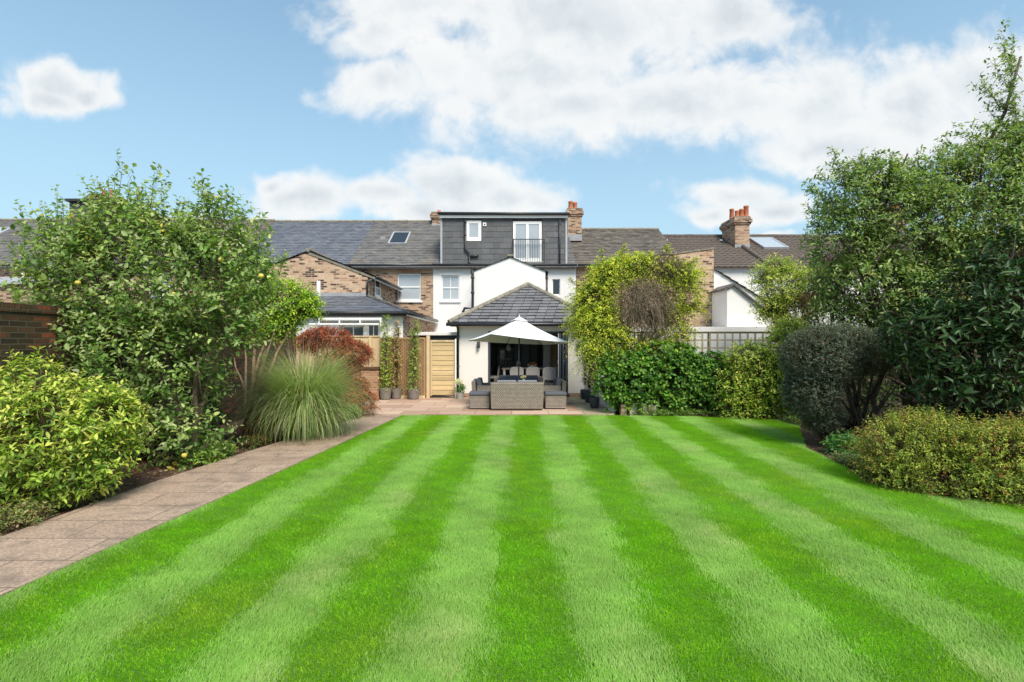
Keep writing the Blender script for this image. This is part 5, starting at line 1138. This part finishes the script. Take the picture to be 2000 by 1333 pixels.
def tangle(t,seed,c,rad,n,L,cols,name,drop=.9):
    r=np.random.RandomState(seed); m=MB()
    d=unit(r.normal(size=(n,3))); d[:,1]=-np.abs(d[:,1]); 
    for i in range(n):
        p=Vector(c)+Vector((d[i,0]*rad[0],d[i,1]*rad[1],d[i,2]*rad[2]))*float(r.uniform(.6,1.0)); l=float(r.uniform(L*.5,L)); a=Vector((float(r.normal(0,.5)),float(-abs(r.normal(0,.25))),float(r.normal(-.2,.5))))
        pts=[p]; v=a
        for k in range(4):
            v=v+Vector((float(r.normal(0,.25)),float(r.normal(0,.15)),-drop*.35)); p=p+v.normalized()*l/4; pts.append(p)
        m.tube(pts,[.006,.005,.005,.004,.002],3,caps=False)
    return m.build(name,cols,t)
c=W(1262,575,13.35)
tangle(t,34,W(1256,590,13.3),(.62,.35,.62),800,.85,flat('dead_stems',(.16,.125,.085),.9,.5,3.0),'dead_stems')
tangle(t,35,W(1290,515,13.6),(.75,.3,.28),260,.5,MATS['dead_stems'],'dead_stems',.4)
foliage(t,36,[PB(1235,545,13.05,34,34,.15,.9),PB(1308,590,13.1,24,60,.15,.9),PB(1215,610,13.1,14,40,.15,.7),PB(1262,590,13.75,62,75,.35),PB(1290,520,13.7,60,30,.4)],900,(.1,.3),.05,(.03,.05),.4,[G(.07,.10,.03,2),G(.13,.12,.06,2),G(.20,.22,.05,1)],m_leafsoft,out=.9,up=.1,rin=.5,name='inner_foliage',twigname='inner_twigs')
q1,q2,q3=[],[],[]
for pts in (((1180,520),(1175,488)),((1215,500),(1220,478)),((1300,495),(1305,480)),((1130,560),(1112,545)),((1350,560),(1372,600)),((1340,520),(1362,505)),((1120,610),(1100,640)),((1240,515),(1255,500),(1262,560)),((1285,540),(1305,600)),((1215,560),(1205,640)),((1330,620),(1350,680)),((1160,660),(1140,730))):
    a,b,c_=chain(np.random.RandomState(int(pts[0][0])),[W(p[0],p[1],13.3) for p in pts],26,.22,.7,.1); q1+=a;q2+=b;q3+=c_
foliage(t,38,[PB(1180,620,13.5,20,40,.2)],60,(.1,.2),.03,(.035,.06),.42,[G(.24,.33,.035,4),G(.33,.40,.05,3),G(.13,.22,.03,2)],m_leaf,extra=(q1,q2,q3),sag=.3,tip=(.42,.48,.06),name='trailing_shoots',twigname='twigs')
limbs(t,(2.95,13.7,-.03),[(b[0],b[1],b[2]) for b in bl],.05,m_barkdark,37,sub=3,subl=.5)
# variegated golden shrub
t=thing('golden_shrub',(5.9,12.3,0),'golden variegated shrub at the far corner of the lawn','shrub')
Y=12.3
bl=[PB(1490,740,Y,62,60,.6),PB(1470,700,Y,52,32,.5),PB(1525,680,Y,35,45,.4),PB(1540,650,Y+.3,28,28,.4),PB(1530,770,Y,38,45,.5),PB(1440,750,Y,40,40,.4),PB(1450,795,Y-.1,50,24,.35)]
foliage(t,41,bl,2600,(.12,.36),.045,(.045,.08),.5,[G(.15,.28,.03,4),G(.22,.34,.04,3),G(.09,.19,.02,2),G(.42,.46,.09,2)],m_leaf,out=1.,up=.3,rin=.68,lump=.5,sag=.4,tip=(.52,.50,.14),tipf=.6,tipwhere=lambda p: np.clip((p[:,2]-.6)/.7,.2,1))
limbs(t,(5.8,12.4,-.03),[(b[0],b[1],b[2]) for b in bl],.03,m_bark,42)
# small light tree beyond the trellis
t=thing('young_tree',(8.0,15.0,0),'light green young tree beyond the trellis, in front of the white wing','tree')
Y=14.8
bl=[PB(1530,560,Y,48,42,.6),PB(1555,610,Y,52,35,.6),PB(1505,600,Y,32,26,.4),PB(1520,520,Y,28,18,.3),PB(1590,560,Y,40,40,.5),PB(1545,645,Y-.5,40,26,.4),PB(1490,540,Y,26,26,.3)]
foliage(t,43,bl,2600,(.15,.45),.045,(.055,.095),.42,[G(.13,.22,.05,3),G(.2,.29,.06,3),G(.3,.36,.08,1)],m_leaf,out=.9,up=.35,rin=.45,lump=.6,sag=.3,tip=(.38,.42,.10),tipf=.4)
limbs(t,(8.1,15.0,-.03),[(b[0],b[1],b[2]) for b in bl],.05,m_bark,44,sub=4,subl=.6)
# dusky clipped bush
t=thing('clipped_bush',(5.9,9.3,0),'dusky blue-grey clipped evergreen bush with bare lower stems','shrub')
Y=9.0
bl=[PB(1600,700,Y,68,62,.6),PB(1585,765,Y,48,55,.5),PB(1640,680,Y,55,45,.55),PB(1690,690,Y+.2,55,45,.5),PB(1605,815,Y,34,32,.35)]
foliage(t,45,bl,9500,(.05,.15),.015,(.02,.036),.5,[G(.045,.075,.055,4),G(.075,.11,.085,3),G(.035,.055,.04,2),G(.14,.07,.04,.2)],m_leaf,out=1.,up=.35,rin=.8,lump=.25,sag=.1,twigr=.002,tip=(.13,.16,.13),tipf=.3)
limbs(t,W(1690,872,9.3),[(b[0],b[1],b[2],1) for b in bl]+[(*W(1725,720,9.2),1.3),(*W(1600,830,9),.6),(*W(1580,840,9),.5)],.05,m_barkdark,46,sub=9,subl=.8,wiggle=.08)
# large tree, right
t=thing('broadleaf_tree',(8.8,11.2,0),'tall spreading tree with small pale leaves against the sky, right side','tree')
Y=10.6
bl=[PB(1700,400,Y,95,85,.9),PB(1655,370,Y,65,55,.6),PB(1780,440,Y,110,110,1.),PB(1640,470,Y,60,70,.7),PB(1880,400,Y,110,120,1.),PB(1700,560,Y,100,80,.9),PB(1950,330,Y,80,90,.8),PB(2060,380,Y,120,150,1.2),PB(1800,600,Y,100,90,.9),PB(2020,270,Y,50,50,.5),PB(1820,360,Y,70,50,.6),PB(1930,540,Y,120,120,1.),PB(1640,560,Y,50,60,.5),PB(1720,350,Y,60,35,.5),PB(2150,560,Y,150,250,1.2)]
ex=[];ed=[];el_=[]
for k,pts in enumerate((((1995,300),(1978,200),(1955,45)),((1990,260),(1975,150),(1978,70)),((1985,230),(1940,190),(1915,150)),((1990,280),(1945,255),(1895,240)),((1960,300),(1900,280),(1860,245)),((2005,250),(2045,100)),((1985,220),(1925,180),(1900,165)),((1980,260),(1930,215)),((1640,340),(1625,290)),((1690,340),(1680,295)),((1610,390),(1575,355)),((1610,430),(1575,400)),((1740,330),(1745,298)),((1830,310),(1850,265)),((1780,330),(1800,292)),((1610,450),(1580,440)),((1610,500),(1585,520)),((1600,540),(1570,560)),((1980,180),(1935,120)),((1985,140),(1950,85)),((1700,320),(1715,300)),((1620,560),(1585,600)))):
    P_=[W(p[0],p[1],Y-.2+.1*(k%4)) for p in pts]; L_=sum((P_[i+1]-P_[i]).length for i in range(len(P_)-1))
    a,b,c_=chain(np.random.RandomState(k+70),P_,int(12+L_*15),.26,.8,.2); ex+=a;ed+=b;el_+=c_
    for i in range(len(P_)-1): ex.append(P_[i]); ed.append(P_[i+1]-P_[i]); el_.append((P_[i+1]-P_[i]).length)
foliage(t,51,bl,9500,(.2,.5),.048,(.055,.115),.42,[G(.085,.165,.045,4),G(.125,.21,.06,4),G(.055,.115,.03,3),G(.20,.27,.10,1.5)],m_leaf,out=.8,up=.3,rin=.5,lump=.6,sag=.4,tip=(.20,.25,.12),tipf=.35,extra=(ex,ed,el_),inner=.6,twig=(.11,.08,.055),twigr=.003)
limbs(t,(8.9,11.3,-.03),[(b[0],b[1],b[2]) for b in bl[:14]]+[(*W(1990,120,Y),.8)],.11,m_barkdark,52,sub=5,subl=1.1,wiggle=.12)
# purple-leaved small tree patch behind
t=thing('purple_leaf_tree',(9.5,14.2,0),'dark purple leaved tree showing between the young tree and the big tree','tree')
bl=[PB(1620,540,14,35,40,.5),PB(1590,590,14,28,24,.4),PB(1660,520,14,35,30,.5)]
foliage(t,53,bl,700,(.15,.35),.05,(.05,.08),.5,[G(.05,.025,.03,3),G(.09,.05,.04,1)],m_leaf,out=.9,up=.3,rin=.4)
limbs(t,(9.0,14.2,-.03),[(b[0],b[1],b[2]) for b in bl],.05,m_barkdark,54)
# big-leaved evergreen; dark leaf colours also paint in shade of unseen trees
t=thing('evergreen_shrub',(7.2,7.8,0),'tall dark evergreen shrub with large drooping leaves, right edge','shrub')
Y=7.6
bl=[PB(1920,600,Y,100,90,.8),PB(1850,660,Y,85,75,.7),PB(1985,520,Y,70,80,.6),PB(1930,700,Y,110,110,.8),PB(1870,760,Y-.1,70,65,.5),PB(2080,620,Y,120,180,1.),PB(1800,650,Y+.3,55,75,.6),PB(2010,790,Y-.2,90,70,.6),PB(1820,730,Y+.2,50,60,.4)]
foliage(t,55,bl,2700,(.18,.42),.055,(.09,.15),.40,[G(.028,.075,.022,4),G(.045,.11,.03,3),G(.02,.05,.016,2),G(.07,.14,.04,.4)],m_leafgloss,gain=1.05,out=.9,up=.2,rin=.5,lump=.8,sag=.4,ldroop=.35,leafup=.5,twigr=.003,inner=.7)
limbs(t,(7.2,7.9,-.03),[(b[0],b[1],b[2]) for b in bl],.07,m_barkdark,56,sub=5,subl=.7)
# bronze low shrub
t=thing('bronze_shrub',(5.4,6.5,0),'low mounded shrub with bronze and yellow leaves spilling over the lawn','shrub')
Y=6.4
bl=[PB(1760,880,6.6,75,58,.5),PB(1840,875,6.5,90,65,.55),PB(1930,895,6.2,100,70,.6),PB(1750,925,6.5,60,40,.4),PB(1850,930,6.2,90,40,.4),PB(1960,945,5.95,90,36,.35),PB(2060,890,6.1,100,80,.6),PB(1790,845,6.8,60,35,.4)]
foliage(t,61,bl,6800,(.06,.30),.021,(.022,.045),.40,[G(.15,.22,.03,4),G(.22,.29,.045,3),G(.08,.14,.025,3),G(.25,.14,.05,.7)],m_leaf,out=.95,up=.5,rin=.7,lump=.55,sag=.2,tip=(.32,.20,.08),tipf=.35,tipwhere=lambda p: np.clip(.5+.9*np.sin(p[:,0]*3+p[:,1]*2)*np.sin(p[:,1]*4),0.05,1),twigr=.002)
limbs(t,(5.6,6.8,-.03),[(b[0],b[1],b[2]-.05) for b in bl],.015,m_barkred,62)
# dark planting behind, closing the right border
t=thing('dark_hedge',(10.5,9,0),'dark evergreen hedge behind the border shrubs on the right','hedge')
bl=[(9.6,8.5,1.6,.8,1.6,1.6),(9.4,10.8,1.7,.9,1.4,1.8),(7.3,10.9,1.4,.9,.6,1.5),(6.6,11.6,1.0,.6,.4,1.1),(9.3,12.8,1.8,1.,1.,1.8),(8.6,6.0,1.3,.9,1.2,1.3),(7.3,12.4,1.2,.6,.5,1.2)]
foliage(t,63,bl,3200,(.2,.4),.06,(.07,.11),.5,[G(.03,.07,.02,3),G(.05,.10,.03,2)],m_leaf,out=.9,up=.3,rin=.7,lump=.2)
limbs(t,(9.0,10.0,-.03),[(b[0],b[1],b[2]) for b in bl],.05,m_barkdark,64)
# border plants under the dusky bush
patch_plant('groundcover_plant','broad leaved green plant at the lawn edge below the dusky bush','plant',5.45,8.35,.28,.25,.26,160,(.09,.15),.35,[G(.07,.17,.05,2),G(.11,.22,.08,1)],71)
patch_plant('groundcover_plant','small red leaved plant at the foot of the dusky bush','plant',5.75,9.2,.25,.25,.25,200,(.04,.07),.4,[G(.14,.03,.03,2),G(.08,.05,.03,1)],72)
patch_plant('groundcover_plant','grey-green weeds between the dusky bush and the bronze shrub','plant',4.98,7.55,.16,.4,.14,300,(.03,.05),.45,[G(.09,.15,.06,2),G(.14,.19,.09,1)],73)
patch_plant('groundcover_plant','low weeds along the lawn edge below the climbing hedge','plant',4.0,12.55,1.1,.14,.14,600,(.03,.06),.4,[G(.07,.17,.03,2),G(.14,.22,.06,1)],74)
patch_plant('groundcover_plant','low weeds at the far lawn corner below the golden shrub','plant',6.3,11.4,.25,.6,.16,400,(.03,.06),.4,[G(.07,.14,.03,2),G(.14,.18,.07,1)],75)

# ------------------------------------------------------------ potted plants
def pot(t,x,y,r,h,mat,z=.031,rim=True):
    prof=[(r*.72,0),(r*.80,h*.1),(r*.97,h*.85),(r*1.0,h*.86),(r*1.02,h),(r*.9,h),(r*.88,h*.86),(r*.1,h*.84)]
    MB().lathe((x,y,z),prof,28).build('pot',mat,t,smooth=False)
    MB().lathe((x,y,z+h*.86),[(r*.85,0),(r*.85,.012)],20).build('compost',m_soil,t)
def climber(x,y,r,h,top,label,seed,cols,tip,lean=0):
    t=thing('potted_climber',(x,y,.031),label,'potted plant','climbers in taupe pots along the trellis'); pot(t,x,y,r,h,m_concpot)
    bl=[(x+lean*k/6,y,.031+h+.06+(top-h)*k/6,r*(1.0-.07*k),r*.8,(top-h)/7) for k in range(7)]
    foliage(t,seed,bl,520,(.06,.2),.03,(.035,.06),.55,cols,m_leaf,out=.8,up=.5,rin=.3,lump=.5,tip=tip,tipf=.5,name='foliage',twigname='stems')
    for dx in (-.05,.06): MB().tube([(x+dx,y,.2),(x+dx+lean,y,top)],.007,6).build('cane',m_woodold,t)
climber(wx(753,15.75),15.75,.19,.36,2.35,'leftmost potted climber, tall with yellowing leaf tips, beside the low brick wall',81,[G(.12,.26,.03,3),G(.22,.34,.05,2)],(.45,.48,.12))
climber(wx(774,15.95),15.95,.17,.33,2.2,'middle potted climber with sparse bronze leaves on the trellis',82,[G(.18,.17,.06,3),G(.28,.2,.1,2),G(.12,.2,.04,1)],(.42,.32,.18))
climber(wx(808,15.85),15.85,.2,.34,2.2,'rightmost of the taupe potted climbers, nearest the gate',83,[G(.10,.2,.04,3),G(.2,.3,.07,2)],(.33,.40,.13),.04)
t=thing('potted_flower',(wx(898,15.9),15.9,.031),'white flowering plant in a pale pot by the downpipe','potted plant'); x=wx(899,15.9)
MB().lathe((x,15.9,.031),[(.09,0),(.125,.20),(.13,.21),(.11,.21),(.1,.17)],24).build('pot',m_potwh,t)
foliage(t,84,[(x,15.9,.36,.15,.14,.13)],160,(.05,.14),.03,(.04,.07),.5,[G(.05,.15,.03,2),G(.1,.22,.04,1)],m_leaf,out=.8,up=.5,rin=.2,name='foliage',twigname='stems')
r=np.random.RandomState(8); n=420; P=np.array([x-.05,15.86,.57])+unit(r.normal(size=(n,3)))*np.array([.13,.10,.09])*r.rand(n,1)**.4
leaves('flower',P,unit(r.normal(size=(n,3))),unit(r.normal(size=(n,3))+np.array([0,0,1])),np.full(n,.035),np.full(n,.03),np.tile(np.array([[.78,.78,.66]]),(n,1)),m_leafsoft,t)
for i,(px,py,Y,lab) in enumerate(((1142,786,15.9,'farthest of the three dark round pots by the white wall'),(1151,795,15.0,'middle one of the three dark round pots by the white wall'),(1161,803,13.75,'nearest of the three dark round pots, at the patio corner'))):
    x=wx(px,Y); t=thing('potted_shrub',(x,Y,.031),lab,'potted plant','dark pots in a row by the white wall')
    MB().lathe((x,Y,.031),[(.09,0),(.115,.04),(.135,.15),(.14,.24),(.132,.29),(.118,.29),(.118,.25),(.02,.24)],28).build('pot',m_potblk,t,smooth=True)
    foliage(t,90+i,[(x,Y,.55+.14*k,.11,.11,.13) for k in range(5)],260,(.05,.16),.028,(.02,.045),.35,[G(.08,.11,.05,2),G(.13,.17,.08,1)],m_leafsoft,out=.6,up=.8,rin=.1,lump=.2,name='foliage',twigname='stems')
    MB().tube([(x,Y,.2),(x+.02,Y,.7),(x-.01,Y,1.3)],[.012,.01,.004],6).build('stem',m_bark,t)
t=thing('flower_vase',(.32,14.3,.64),'small glass vase of cream roses on the patio table','vase'); 
MB().lathe((.32,14.3,.641),[(.035,0),(.05,.02),(.045,.08),(.03,.11),(.036,.12)],18).build('vase',m_skyl,t,smooth=True)
for i in range(9):
    a=i*2.4; q=(.32+.05*math.cos(a)*(i>0),14.3+.05*math.sin(a)*(i>0),.80+.02*(i%3)); n=40; r=np.random.RandomState(i); dd=unit(r.normal(size=(n,3)))
    leaves('rose',np.array(q)+dd*.012,unit(dd+r.normal(0,.5,(n,3))),dd,np.full(n,.028),np.full(n,.026),np.tile(np.array([[.68,.60,.42]]),(n,1)),m_leafsoft,t)
